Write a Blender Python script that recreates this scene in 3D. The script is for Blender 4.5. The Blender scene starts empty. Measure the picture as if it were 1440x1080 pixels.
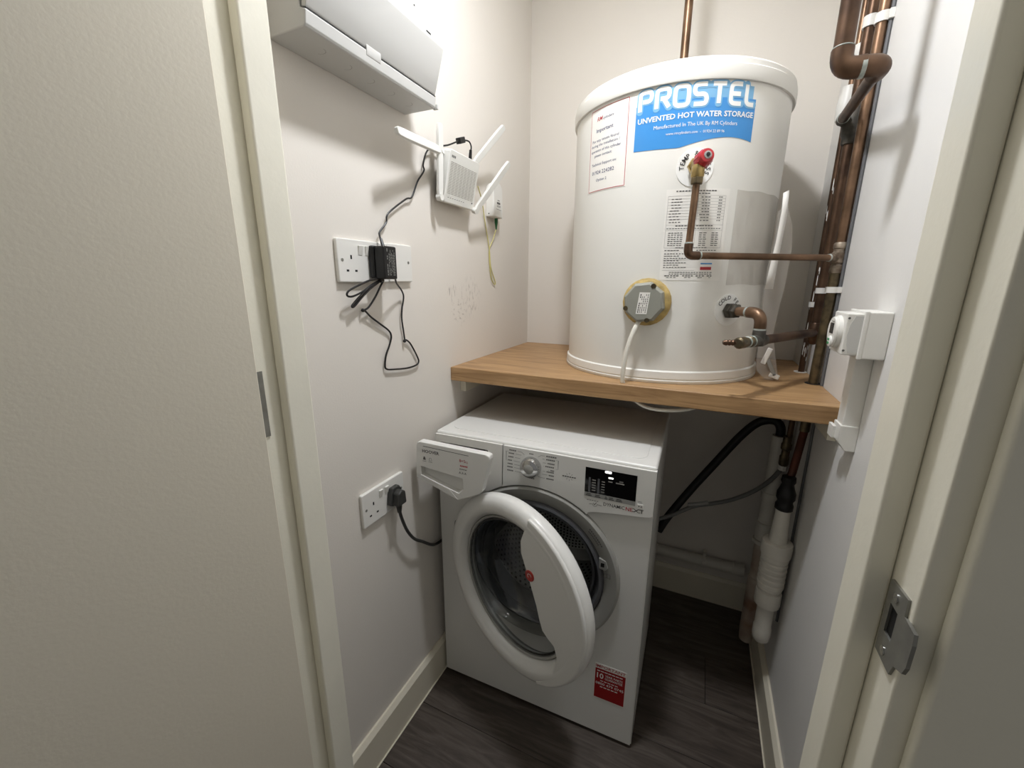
import bpy, bmesh, math, random
from mathutils import Vector, Matrix
random.seed(7)
PI = math.pi
SC = bpy.context.scene
COL = SC.collection

# ------------------------------------------------------------------ camera
CAM = Vector((0.678, -1.0359, 1.2585))
YAW, PITCH, ROLL, FPX = 0.4278, 0.2410, -0.0062, 580.09
fw = Vector((-math.sin(YAW)*math.cos(PITCH), math.cos(YAW)*math.cos(PITCH), -math.sin(PITCH)))
rt = Vector((math.cos(YAW), math.sin(YAW), 0)); dn = fw.cross(rt)
r2 = rt*math.cos(ROLL) + dn*math.sin(ROLL); d2 = dn*math.cos(ROLL) - rt*math.sin(ROLL)
cd = bpy.data.cameras.new('camera'); cam = bpy.data.objects.new('camera', cd); COL.objects.link(cam)
cd.sensor_fit = 'HORIZONTAL'; cd.sensor_width = 36; cd.lens = FPX/1440*36; cd.clip_start = 0.01
M3 = Matrix((r2, -d2, -fw)).transposed()
cam.matrix_world = Matrix.Translation(CAM) @ M3.to_4x4()
SC.camera = cam
# ------------------------------------------------------------------ world, exposure
wd = bpy.data.worlds.new('world'); SC.world = wd; wd.use_nodes = True
bg = wd.node_tree.nodes['Background']; bg.inputs[0].default_value = (1.0, 0.985, 0.95, 1); bg.inputs[1].default_value = 0.185
SC.view_settings.view_transform = 'Standard'; SC.view_settings.look = 'None'
SC.view_settings.exposure = 0.0; SC.view_settings.gamma = 1.0; SC.view_settings.use_curve_mapping = False
LAMP_POS = (0.48, -0.275, 2.222); LAMP_EMIT = 335.0; LAMP_R = 0.06

# ------------------------------------------------------------------ mesh helpers
def V(*a): return Vector(a)
def frame_from(axis):
    a = Vector(axis).normalized(); h = Vector((0, 0, 1)) if abs(a.z) < .9 else Vector((1, 0, 0))
    u = h.cross(a).normalized(); return u, a.cross(u), a
class MB:
    def __init__(s): s.v = []; s.f = []
    def add(s, vs, fs):
        b = len(s.v); s.v += [tuple(p) for p in vs]; s.f += [tuple(i+b for i in f) for f in fs]; return s
    def box(s, x0, x1, y0, y1, z0, z1):
        return s.add([(x0,y0,z0),(x1,y0,z0),(x1,y1,z0),(x0,y1,z0),(x0,y0,z1),(x1,y0,z1),(x1,y1,z1),(x0,y1,z1)],
                     [(0,3,2,1),(4,5,6,7),(0,1,5,4),(1,2,6,5),(2,3,7,6),(3,0,4,7)])
    def obox(s, c, ax, h):
        c = Vector(c); a = [Vector(q).normalized() for q in ax]
        pts = [c + a[0]*h[0]*i + a[1]*h[1]*j + a[2]*h[2]*k for k in (-1,1) for i, j in ((-1,-1),(1,-1),(1,1),(-1,1))]
        return s.add(pts, [(0,3,2,1),(4,5,6,7),(0,1,5,4),(1,2,6,5),(2,3,7,6),(3,0,4,7)])
    def lathe(s, prof, o, axis=(0,0,1), seg=32, closed=False, cap=True):
        u, w, a = frame_from(axis); o = Vector(o); n = len(prof); vs = []; fs = []
        for r, h in prof:
            for k in range(seg):
                t = 2*PI*k/seg; vs.append(o + a*h + (u*math.cos(t) + w*math.sin(t))*r)
        rng = range(n) if closed else range(n-1)
        for i in rng:
            j = (i+1) % n
            for k in range(seg):
                k2 = (k+1) % seg; fs.append((i*seg+k, i*seg+k2, j*seg+k2, j*seg+k))
        if not closed and cap:
            if prof[0][0] > 1e-6: fs.append(tuple(range(seg))[::-1])
            if prof[-1][0] > 1e-6: fs.append(tuple((n-1)*seg+k for k in range(seg)))
        return s.add(vs, fs)
    def cyl(s, p0, p1, r, r1=None, seg=20):
        p0 = Vector(p0); p1 = Vector(p1); L = (p1-p0).length
        return s.lathe([(r, 0), (r if r1 is None else r1, L)], p0, p1-p0, seg)
    def tube(s, path, r, seg=12, sm=0):
        P = [Vector(p) for p in path]
        if sm: P = crom(P, sm)
        n = len(P); vs = []; fs = []; up = None
        for i in range(n):
            t = (P[min(i+1, n-1)] - P[max(i-1, 0)]).normalized()
            if up is None: up = frame_from(t)[0]
            up = (up - t*up.dot(t)); up = up.normalized() if up.length > 1e-6 else frame_from(t)[0]
            w = t.cross(up); rr = r[i] if isinstance(r, (list, tuple)) else r
            for k in range(seg):
                a = 2*PI*k/seg; vs.append(P[i] + (up*math.cos(a) + w*math.sin(a))*rr)
        for i in range(n-1):
            for k in range(seg):
                k2 = (k+1) % seg; fs.append((i*seg+k, i*seg+k2, (i+1)*seg+k2, (i+1)*seg+k))
        fs.append(tuple(range(seg))[::-1]); fs.append(tuple((n-1)*seg+k for k in range(seg)))
        return s.add(vs, fs)
    def prism(s, poly, o, u, w, d0, d1):
        o = Vector(o); u = Vector(u); w = Vector(w); nn = u.cross(w); k = len(poly)
        vs = [o + u*a + w*b + nn*d0 for a, b in poly] + [o + u*a + w*b + nn*d1 for a, b in poly]
        fs = [tuple(range(k))[::-1], tuple(range(k, 2*k))] + [(i, (i+1) % k, k+(i+1) % k, k+i) for i in range(k)]
        return s.add(vs, fs)
    def plate_hole(s, outer, inner, o, u, w, d0, d1, floor=None):
        # outer and inner: matched loops of the same count; d1 is the front; floor: depth of a closed recess
        o = Vector(o); u = Vector(u); w = Vector(w); nn = u.cross(w); k = len(outer)
        fl = d0 if floor is None else floor
        P = lambda L, d: [o + u*a + w*b + nn*d for a, b in L]
        vs = P(outer, d0) + P(outer, d1) + P(inner, fl) + P(inner, d1); fs = []
        for i in range(k):
            j = (i+1) % k
            fs += [(i, j, k+j, k+i), (k+i, k+j, 3*k+j, 3*k+i), (3*k+i, 3*k+j, 2*k+j, 2*k+i)]
        if floor is None: fs += [(i, 2*k+i, 2*k+(i+1) % k, (i+1) % k) for i in range(k)]
        else: fs += [tuple(range(2*k, 3*k)), tuple(range(k))[::-1]]
        return s.add(vs, fs)
    def sphere(s, c, r, seg=16, rings=8, sc=(1,1,1)):
        vs = []; fs = []; c = Vector(c)
        for i in range(rings+1):
            p = PI*i/rings
            for k in range(seg):
                t = 2*PI*k/seg
                vs.append(c + Vector((math.sin(p)*math.cos(t)*r*sc[0], math.sin(p)*math.sin(t)*r*sc[1], math.cos(p)*r*sc[2])))
        for i in range(rings):
            for k in range(seg):
                k2 = (k+1) % seg; fs.append((i*seg+k, (i+1)*seg+k, (i+1)*seg+k2, i*seg+k2))
        return s.add(vs, fs)
def crom(P, n):
    out = []
    for i in range(len(P)-1):
        a = P[max(i-1, 0)]; b = P[i]; c = P[i+1]; d = P[min(i+2, len(P)-1)]
        for k in range(n):
            t = k/n
            out.append(0.5*((2*b) + (c-a)*t + (2*a-5*b+4*c-d)*t*t + (3*b-a-3*c+d)*t*t*t))
    out.append(P[-1]); return out
def rrect(x0, x1, y0, y1, r, n=5):
    out = []
    for cx, cy, a0 in ((x1-r, y0+r, -90), (x1-r, y1-r, 0), (x0+r, y1-r, 90), (x0+r, y0+r, 180)):
        for k in range(n+1):
            a = math.radians(a0 + 90*k/n); out.append((cx + r*math.cos(a), cy + r*math.sin(a)))
    return out
def circ(cx, cy, r, n=48, a0=0): return [(cx + r*math.cos(a0+2*PI*k/n), cy + r*math.sin(a0+2*PI*k/n)) for k in range(n)]
def ray_poly(poly, cx, cy, n, a0=0):
    # resample a star-shaped polygon at n angles about (cx, cy), keeping matched order with circ()
    out = []
    for k in range(n):
        a = a0 + 2*PI*k/n; dx, dy = math.cos(a), math.sin(a); best = None
        for i in range(len(poly)):
            x1, y1 = poly[i]; x2, y2 = poly[(i+1) % len(poly)]; ex, ey = x2-x1, y2-y1
            den = dx*ey - dy*ex
            if abs(den) < 1e-12: continue
            t = ((x1-cx)*ey - (y1-cy)*ex)/den; q = ((x1-cx)*dy - (y1-cy)*dx)/den
            if t > 0 and -1e-9 <= q <= 1+1e-9 and (best is None or t > best): best = t
        out.append((cx + dx*best, cy + dy*best))
    return out

OFF = {}
def obj(name, mb, mat, parent=None, bev=0, seg=2, smooth=35, kind=None):
    me = bpy.data.meshes.new(name)
    off = OFF.get(parent.name, Vector()) if parent else Vector()
    me.from_pydata([tuple(Vector(p) - off) for p in mb.v], [], mb.f); me.update()
    bm_ = bmesh.new(); bm_.from_mesh(me); bmesh.ops.recalc_face_normals(bm_, faces=bm_.faces); bm_.to_mesh(me); bm_.free()
    o = bpy.data.objects.new(name, me); COL.objects.link(o)
    if mat: me.materials.append(mat)
    if parent: o.parent = parent
    OFF[o.name] = off
    if smooth:
        me.polygons.foreach_set('use_smooth', [True]*len(me.polygons)); me.set_sharp_from_angle(angle=math.radians(smooth))
    if bev:
        m = o.modifiers.new('bevel', 'BEVEL'); m.width = bev; m.segments = seg; m.limit_method = 'ANGLE'; m.angle_limit = math.radians(40); m.harden_normals = True
    if kind: o['kind'] = kind
    return o
def tag(o, label, cat, group=None):
    o['label'] = label; o['category'] = cat
    if group: o['group'] = group
    return o
def thing(name, label, cat, loc=(0,0,0), group=None, local=False, rotz=0):
    o = bpy.data.objects.new(name, None); COL.objects.link(o); o.location = loc; o.empty_display_size = .05
    o.rotation_euler = (0, 0, rotz); OFF[o.name] = Vector() if local else Vector(loc)
    return tag(o, label, cat, group)
def struct(name, mb, mat, label=None, **k):
    o = obj(name, mb, mat, **k); o['kind'] = 'structure'
    if label: o['label'] = label
    return o
def piece(name, src, mat, parent, loc, sc=(1,1,1)):
    o = bpy.data.objects.new(name, src); COL.objects.link(o); o.parent = parent; o.location = Vector(loc) - OFF.get(parent.name, Vector()); o.scale = sc; return o

# ------------------------------------------------------------------ materials
def lin(c):
    f = lambda x: (x/255/12.92) if x/255 <= .04045 else ((x/255+.055)/1.055)**2.4
    return (f(c[0]), f(c[1]), f(c[2]), 1)
def mat(name, c, rough=.5, metal=0, var=0.0, vscale=8, bump=0.0, bscale=60, c2=None, stretch=(1,1,1), trans=0, ior=1.45, alpha=1, emit=None, estr=0, spec=.5, coat=0):
    m = bpy.data.materials.new(name); m.use_nodes = True; nt = m.node_tree; b = nt.nodes['Principled BSDF']
    b.inputs['Base Color'].default_value = lin(c); b.inputs['Roughness'].default_value = rough; b.inputs['Metallic'].default_value = metal
    b.inputs['Transmission Weight'].default_value = trans; b.inputs['IOR'].default_value = ior; b.inputs['Alpha'].default_value = alpha
    b.inputs['Specular IOR Level'].default_value = spec; b.inputs['Coat Weight'].default_value = coat
    if emit: b.inputs['Emission Color'].default_value = lin(emit); b.inputs['Emission Strength'].default_value = estr
    tc = None
    def coords():
        t = nt.nodes.new('ShaderNodeTexCoord'); mp = nt.nodes.new('ShaderNodeMapping'); mp.inputs['Scale'].default_value = stretch
        nt.links.new(t.outputs['Object'], mp.inputs[0]); return mp.outputs[0]
    if var > 0 or c2:
        tc = tc or coords(); n = nt.nodes.new('ShaderNodeTexNoise'); n.inputs['Scale'].default_value = vscale; n.inputs['Detail'].default_value = 6
        nt.links.new(tc, n.inputs['Vector']); r = nt.nodes.new('ShaderNodeValToRGB'); nt.links.new(n.outputs['Fac'], r.inputs[0])
        a = c2 or tuple(max(0, x*(1-var)) for x in c)
        r.color_ramp.elements[0].position = .35; r.color_ramp.elements[1].position = .65
        r.color_ramp.elements[0].color = lin(a); r.color_ramp.elements[1].color = lin(c)
        nt.links.new(r.outputs[0], b.inputs['Base Color'])
    if bump > 0:
        tc = tc or coords(); n2 = nt.nodes.new('ShaderNodeTexNoise'); n2.inputs['Scale'].default_value = bscale; n2.inputs['Detail'].default_value = 3
        nt.links.new(tc, n2.inputs['Vector']); bp = nt.nodes.new('ShaderNodeBump'); bp.inputs['Strength'].default_value = bump; bp.inputs['Distance'].default_value = .002
        nt.links.new(n2.outputs['Fac'], bp.inputs['Height']); nt.links.new(bp.outputs[0], b.inputs['Normal'])
    return m
def wall_mat(name, c, scuffs=()):
    m = mat(name, c, .62, 0, bump=.12, bscale=260); nt = m.node_tree; b = nt.nodes['Principled BSDF']
    t = nt.nodes.new('ShaderNodeTexCoord'); n = nt.nodes.new('ShaderNodeTexNoise'); n.inputs['Scale'].default_value = 2.5; n.inputs['Detail'].default_value = 4
    nt.links.new(t.outputs['Object'], n.inputs['Vector'])
    mx = nt.nodes.new('ShaderNodeMixRGB'); mx.inputs[1].default_value = lin(c); mx.inputs[2].default_value = lin(tuple(x*.965 for x in c)); nt.links.new(n.outputs['Fac'], mx.inputs[0])
    cur = mx.outputs[0]
    for (p, r, sx, amt) in scuffs:      # faint streaky grey rubs on the paint, each with its own place
        mp = nt.nodes.new('ShaderNodeMapping'); mp.inputs['Scale'].default_value = sx; nt.links.new(t.outputs['Object'], mp.inputs[0])
        nn = nt.nodes.new('ShaderNodeTexNoise'); nn.inputs['Scale'].default_value = 60; nn.inputs['Detail'].default_value = 4; nt.links.new(mp.outputs[0], nn.inputs['Vector'])
        rp = nt.nodes.new('ShaderNodeValToRGB'); rp.color_ramp.elements[0].position = .55; rp.color_ramp.elements[1].position = .68; nt.links.new(nn.outputs['Fac'], rp.inputs[0])
        ds = nt.nodes.new('ShaderNodeVectorMath'); ds.operation = 'DISTANCE'; ds.inputs[1].default_value = p; nt.links.new(t.outputs['Object'], ds.inputs[0])
        mr = nt.nodes.new('ShaderNodeMapRange'); mr.inputs[1].default_value = r*.4; mr.inputs[2].default_value = r; mr.inputs[3].default_value = amt; mr.inputs[4].default_value = 0; nt.links.new(ds.outputs['Value'], mr.inputs[0])
        ml = nt.nodes.new('ShaderNodeMath'); ml.operation = 'MULTIPLY'; nt.links.new(mr.outputs[0], ml.inputs[0]); nt.links.new(rp.outputs[0], ml.inputs[1])
        m2 = nt.nodes.new('ShaderNodeMixRGB'); m2.inputs[2].default_value = lin((120,110,98)); nt.links.new(cur, m2.inputs[1]); nt.links.new(ml.outputs[0], m2.inputs[0]); cur = m2.outputs[0]
    nt.links.new(cur, b.inputs['Base Color']); return m
def wood_mat(name, stops, stretch, rough, scale=6, dist=1.5, bump=.15, rnd=0, grainc=None):
    m = bpy.data.materials.new(name); m.use_nodes = True; nt = m.node_tree; b = nt.nodes['Principled BSDF']; b.inputs['Roughness'].default_value = rough
    t = nt.nodes.new('ShaderNodeTexCoord'); mp = nt.nodes.new('ShaderNodeMapping'); mp.inputs['Scale'].default_value = stretch
    src = t.outputs['Object']
    if rnd:
        oi = nt.nodes.new('ShaderNodeObjectInfo'); ad = nt.nodes.new('ShaderNodeVectorMath'); ad.operation = 'MULTIPLY_ADD'
        ad.inputs[1].default_value = (7, 3, 5); ad2 = nt.nodes.new('ShaderNodeCombineXYZ')
        for k in range(3): nt.links.new(oi.outputs['Random'], ad2.inputs[k])
        nt.links.new(ad2.outputs[0], ad.inputs[0]); nt.links.new(src, ad.inputs[2]); src = ad.outputs[0]
    nt.links.new(src, mp.inputs[0])
    n = nt.nodes.new('ShaderNodeTexNoise'); n.inputs['Scale'].default_value = scale; n.inputs['Detail'].default_value = 9; n.inputs['Roughness'].default_value = .62; n.inputs['Distortion'].default_value = dist
    nt.links.new(mp.outputs[0], n.inputs['Vector']); r = nt.nodes.new('ShaderNodeValToRGB'); nt.links.new(n.outputs['Fac'], r.inputs[0])
    while len(r.color_ramp.elements) < len(stops): r.color_ramp.elements.new(.5)
    for e, (p, c) in zip(r.color_ramp.elements, stops): e.position = p; e.color = lin(c)
    nt.links.new(r.outputs[0], b.inputs['Base Color'])
    bp = nt.nodes.new('ShaderNodeBump'); bp.inputs['Strength'].default_value = bump; bp.inputs['Distance'].default_value = .002
    nt.links.new(n.outputs['Fac'], bp.inputs['Height']); nt.links.new(bp.outputs[0], b.inputs['Normal']); return m

M = dict(
    wall=wall_mat('wall_paint', (230,224,215), [((0,.13,1.21),.075,(1,2.5,.7),.55), ((0,.02,1.23),.035,(1,3,.6),.6), ((0,.06,1.17),.05,(1,1,1.6),.5)]),
    wallr=wall_mat('wall_paint_pale', (232,230,226)),
    hall=wall_mat('hall_paint', (196,188,172)),
    cream=mat('cream_gloss_paint', (240,236,220), .38, bump=.10, bscale=140, var=.03, vscale=5),
    skirt=mat('skirting_paint', (224,217,198), .4, bump=.08, bscale=120),
    door=mat('door_paint', (232,224,206), .45, bump=.10, bscale=180),
    ceil=mat('ceiling_paint', (225,222,215), .8),
    oak=wood_mat('oak_laminate', [(.28,(116,84,53)), (.42,(156,121,82)), (.55,(175,139,97)), (.75,(190,155,112))], (.7, 11, 11), .45, 6, 1.1, .08),
    plank=wood_mat('grey_vinyl_plank', [(.25,(48,41,36)), (.45,(70,61,54)), (.62,(88,79,71)), (.8,(108,99,90))], (1.2, 10, 10), .5, 4, 1.4, .12, rnd=1),
    gap=mat('dark_joint', (30,27,25), .8),
    white=mat('white_enamel', (226,225,220), .3, coat=.15),
    wplas=mat('white_plastic', (228,226,220), .38),
    cuplas=mat('consumer_unit_plastic', (202,201,197), .42),
    tank=mat('tank_coated_steel', (230,228,221), .34, bump=.03, bscale=30, coat=.1),
    tanklid=mat('tank_lid_plastic', (234,232,225), .38),
    chrome=mat('chrome', (205,205,205), .16, 1),
    steel=mat('drum_steel', (205,205,203), .34, .9),
    dsteel=mat('strike_steel', (158,157,150), .42, .7, var=.12, vscale=40),
    copper=mat('aged_copper', (142,113,90), .38, .78, c2=(96,75,58), vscale=14, bump=.1, bscale=60),
    copperd=mat('dark_copper', (108,84,66), .42, .75, c2=(72,55,44), vscale=16, bump=.1, bscale=50),
    copperr=mat('copper_primer', (96,50,36), .5, .4, c2=(60,34,26), vscale=20),
    brass=mat('brass', (190,165,110), .32, .85, var=.15, vscale=30),
    brassd=mat('aged_brass', (122,108,82), .42, .8, c2=(80,72,58), vscale=40, bump=.2, bscale=90),
    verd=mat('green_tarnished_brass', (98,94,86), .55, .55, c2=(62,60,56), vscale=35, bump=.4, bscale=60),
    solder=mat('solder_flux', (186,190,184), .55, .2, c2=(140,150,142), vscale=60),
    tinned=mat('tinned_tee', (158,146,130), .5, .5, c2=(96,80,66), vscale=45, bump=.3, bscale=70),
    red=mat('red_cap', (178,34,42), .35, coat=.2),
    black=mat('black_plastic', (18,17,17), .4),
    blackr=mat('black_rubber', (16,16,16), .55),
    dark=mat('dark_hole', (12,12,12), .8),
    grey=mat('grey_plastic', (150,150,146), .45),
    greyring=mat('silver_grey_plastic', (158,157,151), .36, spec=.5),
    gasket=mat('grey_rubber', (92,93,96), .5),
    hose=mat('grey_hose', (112,112,110), .5),
    plugc=mat('dark_grey_plug', (58,58,56), .45),
    wpipe=mat('white_waste_pipe', (220,216,206), .42, var=.06, vscale=12),
    glass=mat('door_glass', (225,228,228), .03, trans=1, ior=1.42),
    film=mat('clear_polythene', (205,198,188), .16, alpha=.26, bump=.8, bscale=26),
    tape=mat('clear_tape', (216,210,200), .25, alpha=.30, bump=.7, bscale=45, c2=(168,158,144), vscale=26, stretch=(3,3,1)),
    paper=mat('paper_white', (236,233,226), .6),
    papergrey=mat('paper_print', (150,148,143), .6),
    ink=mat('ink_black', (38,36,36), .6), inkg=mat('ink_grey', (96,94,92), .6),
    inkb=mat('ink_navy', (52,62,110), .6), inkr=mat('ink_red', (176,52,60), .6),
    blue=mat('sticker_blue', (66,142,208), .3), lblue=mat('sticker_pale_blue', (122,176,214), .3),
    wink=mat('sticker_white', (240,240,236), .35),
    foam=mat('yellow_foam', (196,170,108), .8, var=.2, vscale=50, bump=.6, bscale=80),
    boxgrey=mat('thermostat_grey', (146,146,136), .5, bump=.05),
    screen=mat('black_glass', (6,6,7), .08),
    glint=mat('display_glint', (255,255,250), .4, emit=(255,255,250), estr=1.5),  # glowing white that imitates reflected glints on the washer display
    sred=mat('sticker_red', (150,16,20), .45), badge=mat('red_badge', (168,44,34), .3, coat=.3),
    green=mat('green_connector', (26,92,48), .45), gbut=mat('green_button', (46,140,84), .4),
    fibre=mat('yellow_fibre', (205,196,128), .5), router=mat('router_white', (226,225,219), .42), vent=mat('vent_grey', (150,146,136), .7),
    cableg=mat('grey_cable', (98,99,101), .5), wcable=mat('white_cable', (228,224,212), .45),
    bulb=mat('lamp_glow', (255,244,226), .5, emit=(246,249,255), estr=LAMP_EMIT),
)

# ------------------------------------------------------------------ lettering
TC = {}
def text2d(s, size=1.0, bold=0.0, shear=0.0):
    key = (s, bold, shear)
    if key not in TC:
        cu = bpy.data.curves.new('lettering_curve', 'FONT'); cu.body = s; cu.size = 1; cu.offset = bold; cu.shear = shear; cu.resolution_u = 2
        ob = bpy.data.objects.new('lettering_curve', cu); COL.objects.link(ob)
        me = bpy.data.meshes.new_from_object(ob.evaluated_get(bpy.context.evaluated_depsgraph_get()))
        vs = [(v.co.x, v.co.y) for v in me.vertices]; fs = [tuple(p.vertices) for p in me.polygons]
        bpy.data.objects.remove(ob); bpy.data.curves.remove(cu); bpy.data.meshes.remove(me); TC[key] = (vs, fs)
    vs, fs = TC[key]; x0 = min(v[0] for v in vs); x1 = max(v[0] for v in vs)
    return [((x-x0)*size, y*size) for x, y in vs], fs, (x1-x0)*size
def put_text(mb, s, fn, x0, x1, y, h, bold=0.0, shear=0.0):
    # fit the line between x0 and x1 with cap height h (cap height of the font is about 0.7 em)
    vs, fs, w = text2d(s, h/.7, bold, shear); k = (x1-x0)/w
    mb.add([fn(x0 + a*k, y + b) for a, b in vs], fs)
def put_arc(mb, s, fn, cx, cy, r, a_start, a_end, h, bold=0.0):
    n = len(s)
    for i, ch in enumerate(s):
        if ch == ' ': continue
        a = math.radians(a_start + (a_end-a_start)*i/(n-1)); vs, fs, w = text2d(ch, h/.7, bold)
        ux, uy = math.sin(a), -math.cos(a)
        # a measured as the angle of the radius; letters stand outwards
        px, py = cx + r*math.cos(a), cy + r*math.sin(a)
        mb.add([fn(px + (q-w/2)*ux + b*math.cos(a), py + (q-w/2)*uy + b*math.sin(a)) for q, b in vs], fs)
def ribbon(mb, pts, w, fn, n=0):
    P = [Vector((a, b, 0)) for a, b in pts]
    k = len(P); L = []
    for i in range(k):
        t = P[min(i+1, k-1)] - P[max(i-1, 0)]; t.normalize(); nn = Vector((-t.y, t.x, 0))
        sc = 1.0
        if 0 < i < k-1:
            t1 = (P[i]-P[i-1]).normalized(); sc = 1/max(.45, abs(t1.dot(t)))
        L.append((P[i] + nn*w/2*sc, P[i] - nn*w/2*sc))
    vs = []; fs = []
    for a, b in L: vs += [fn(a.x, a.y), fn(b.x, b.y)]
    for i in range(k-1): fs.append((2*i, 2*i+1, 2*i+3, 2*i+2))
    mb.add(vs, fs)
# ================================================================== THE ROOM
W, D, ZS, TS, H = 0.9723, 0.6063, 1.0101, 0.0419, 2.25
YB, Y1, Y2, Y3 = -0.5725, -0.618, -0.661, -0.674        # back of frame, front of stops, hall face, architrave face
XL, XR = 0.083, 0.852                                   # rebate faces of the lining
fl = struct('floor', MB().box(-1.2, 2.2, -2.0, D, -.03, -.0035), M['gap'], 'dark grey-brown wood-effect plank floor')
pm = MB().box(-.6095, .6095, -.0895, .0895, -.008, 0)
pme = obj('plank', pm, M['plank'], fl, bev=.0012, seg=1); PLME = pme.data
pl_first = True
for i in range(15):
    y = -1.945 + .18*i
    for k in range(3):
        x = -.62 + 1.22*k + [0, .41, .83][i % 3] - .4
        if x - .61 > 1.6: continue
        if pl_first: o = pme; pl_first = False
        else: o = pme.copy(); COL.objects.link(o)
        o.location = (x, y, 0)
struct('wall_left', MB().box(-.1, 0, YB, D+.1, 0, H), M['wall'])
struct('wall_back', MB().box(-.1, W+.1, D, D+.1, 0, H), M['wall'])
struct('wall_right', MB().box(W, W+.1, YB, D+.1, 0, H), M['wallr'])
struct('wall_front', MB().box(-1.2, XL-.028, Y2, YB, 0, H).box(XR+.028, 2.2, Y2, YB, 0, H).box(XL-.028, XR+.028, Y2, YB, 2.048, H), M['hall'])
struct('ceiling', MB().box(-.1, W+.1, YB, D+.1, H, H+.05), M['ceil'])
SK = .118
bl = struct('baseboard_left', MB().prism([(0,0),(.015,0),(.015,SK-.012),(.006,SK),(0,SK)], (0,YB,0), (1,0,0), (0,0,1), -(D-YB), 0), M['skirt'], bev=.001, seg=1)
bb = struct('baseboard_back', MB().prism([(0,0),(.015,0),(.015,SK-.012),(.006,SK),(0,SK)], (.016,D,0), (0,-1,0), (0,0,1), -(W-.032), 0), M['skirt'], bev=.001, seg=1)
br = struct('baseboard_right', MB().prism([(0,0),(.015,0),(.015,SK-.012),(.006,SK),(0,SK)], (W,YB,0), (-1,0,0), (0,0,1), 0, D-YB), M['skirt'], bev=.001, seg=1)
obj('sealant_bead', MB().box(.015, .0195, YB, D-.016, 0, .004), M['skirt'], bl, bev=.0015)
obj('sealant_bead', MB().box(W-.0195, W-.015, YB, D-.016, 0, .004), M['skirt'], br, bev=.0015)
# door lining, stops, architraves
t1 = struct('trim_1', MB().box(XL-.028, XL, Y2, YB, 0, 2.048), M['cream'], 'cream painted door lining on the hinge side', bev=.0025)
struct('trim_2', MB().box(XL, XL+.0195, Y1, YB, 0, 2.0), M['cream'], 'cream painted door stop on the hinge side', bev=.004, seg=3)
t3 = struct('trim_3', MB().box(XR, XR+.028, Y2, YB, 0, 2.048), M['cream'], 'cream painted door lining on the latch side', bev=.0025)
struct('trim_4', MB().box(XR-.0195, XR, Y1, YB, 0, 2.0), M['cream'], 'cream painted door stop on the latch side', bev=.0035, seg=3)
struct('trim_5', MB().box(XL, XR, Y2, YB, 2.02, 2.048).box(XL, XR, Y1, YB, 2.0, 2.02), M['cream'])
struct('trim_6', MB().box(XL-.0155-.07, XL-.0155, Y3, Y2, 0, 2.063), M['cream'], bev=.003)
struct('trim_7', MB().box(XR+.0155, XR+.0155+.07, Y3, Y2, 0, 2.063), M['cream'], bev=.004, seg=3)
struct('trim_8', MB().box(XL-.0155-.07, XR+.0155+.07, Y3, Y2, 2.063, 2.133), M['cream'], bev=.003)
# strike plate on the latch side lining: plate with a square hole and a bent lip
sp_o, sp_u, sp_w = (XR, -.645, .979), (0,-1,0), (0,0,1)      # normal of u x w is -x
pl = [(-.023,.034),(.008,.037),(.009,.022),(.027,.021),(.0285,.012),(.028,-.010),(.025,-.018),(.012,-.024),(.008,-.036),(-.022,-.036)]
ang = sorted([2*PI*k/24 for k in range(24)] + [math.atan2(b, a) % (2*PI) for a, b in pl])
def star(poly, cx, cy, A):
    out = []
    for a in A:
        out += ray_poly(poly, cx, cy, 1, a)
    return out
spm = MB().plate_hole(star(pl, -.008, .002, sorted([math.atan2(b-.002, a+.008) % (2*PI) for a, b in pl] + [math.atan2(s*.014, q*.007) % (2*PI) for s in (-1,1) for q in (-1,1)])),
                      star([(-.015,-.012),(-.001,-.012),(-.001,.016),(-.015,.016)], -.008, .002, sorted([math.atan2(b-.002, a+.008) % (2*PI) for a, b in pl] + [math.atan2(s*.014, q*.007) % (2*PI) for s in (-1,1) for q in (-1,1)])),
                      sp_o, sp_u, sp_w, -.0005, .0022)
sp = obj('strike_plate', spm, M['dsteel'], t3, smooth=0); sp['label'] = 'grey steel strike plate with square latch hole and bent lip'
obj('latch_hole', MB().prism([(-.0148,-.0118),(-.0012,-.0118),(-.0012,.0158),(-.0148,.0158)], sp_o, sp_u, sp_w, -.0004, .0004), M['dark'], sp, smooth=0)
for zz in (.026, -.027): obj('screw', MB().lathe([(.0042,0),(.0042,.0008),(.002,.0012),(0,.0006)], (XR-.0022, -.645+.008, .979+zz), (-1,0,0), 16), M['chrome'], sp)
hm = MB().box(XL-.0005, XL+.0018, -.661, -.6405, 1.024, 1.127).cyl((XL+.002,-.662,1.024), (XL+.002,-.662,1.127), .0055)
hg = obj('hinge', hm, M['dsteel'], t1, smooth=35); hg['label'] = 'steel butt hinge leaf'
# the open door, hinged on the left lining
TH = math.radians(-101)
dob = struct('door_1', MB().box(.0025, .765, .002, .044, .006, 2.012), M['door'], 'flat cream-beige flush door standing open into the hall', bev=.0015)
dob.location = (XL, Y2-.003, 0); dob.rotation_euler = (0, 0, TH)
# ceiling lamp of the cupboard
lp = thing('ceiling_lamp', 'flush round ceiling lamp above the floor in front of the shelf', 'lamp', (LAMP_POS[0], LAMP_POS[1], H))
obj('lamp_base', MB().lathe([(.075,0),(.075,-.012),(.070,-.026),(LAMP_R,-.026),(LAMP_R,-.022),(0,-.022)], (LAMP_POS[0], LAMP_POS[1], H), (0,0,1), 40), M['wplas'], lp)
obj('diffuser', MB().lathe([(0,.001),(LAMP_R-.001,.001),(LAMP_R-.002,-.001),(.05,-.009),(.036,-.015),(.018,-.0185),(0,-.0195)], LAMP_POS, (0,0,1), 32), M['bulb'], lp)

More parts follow.
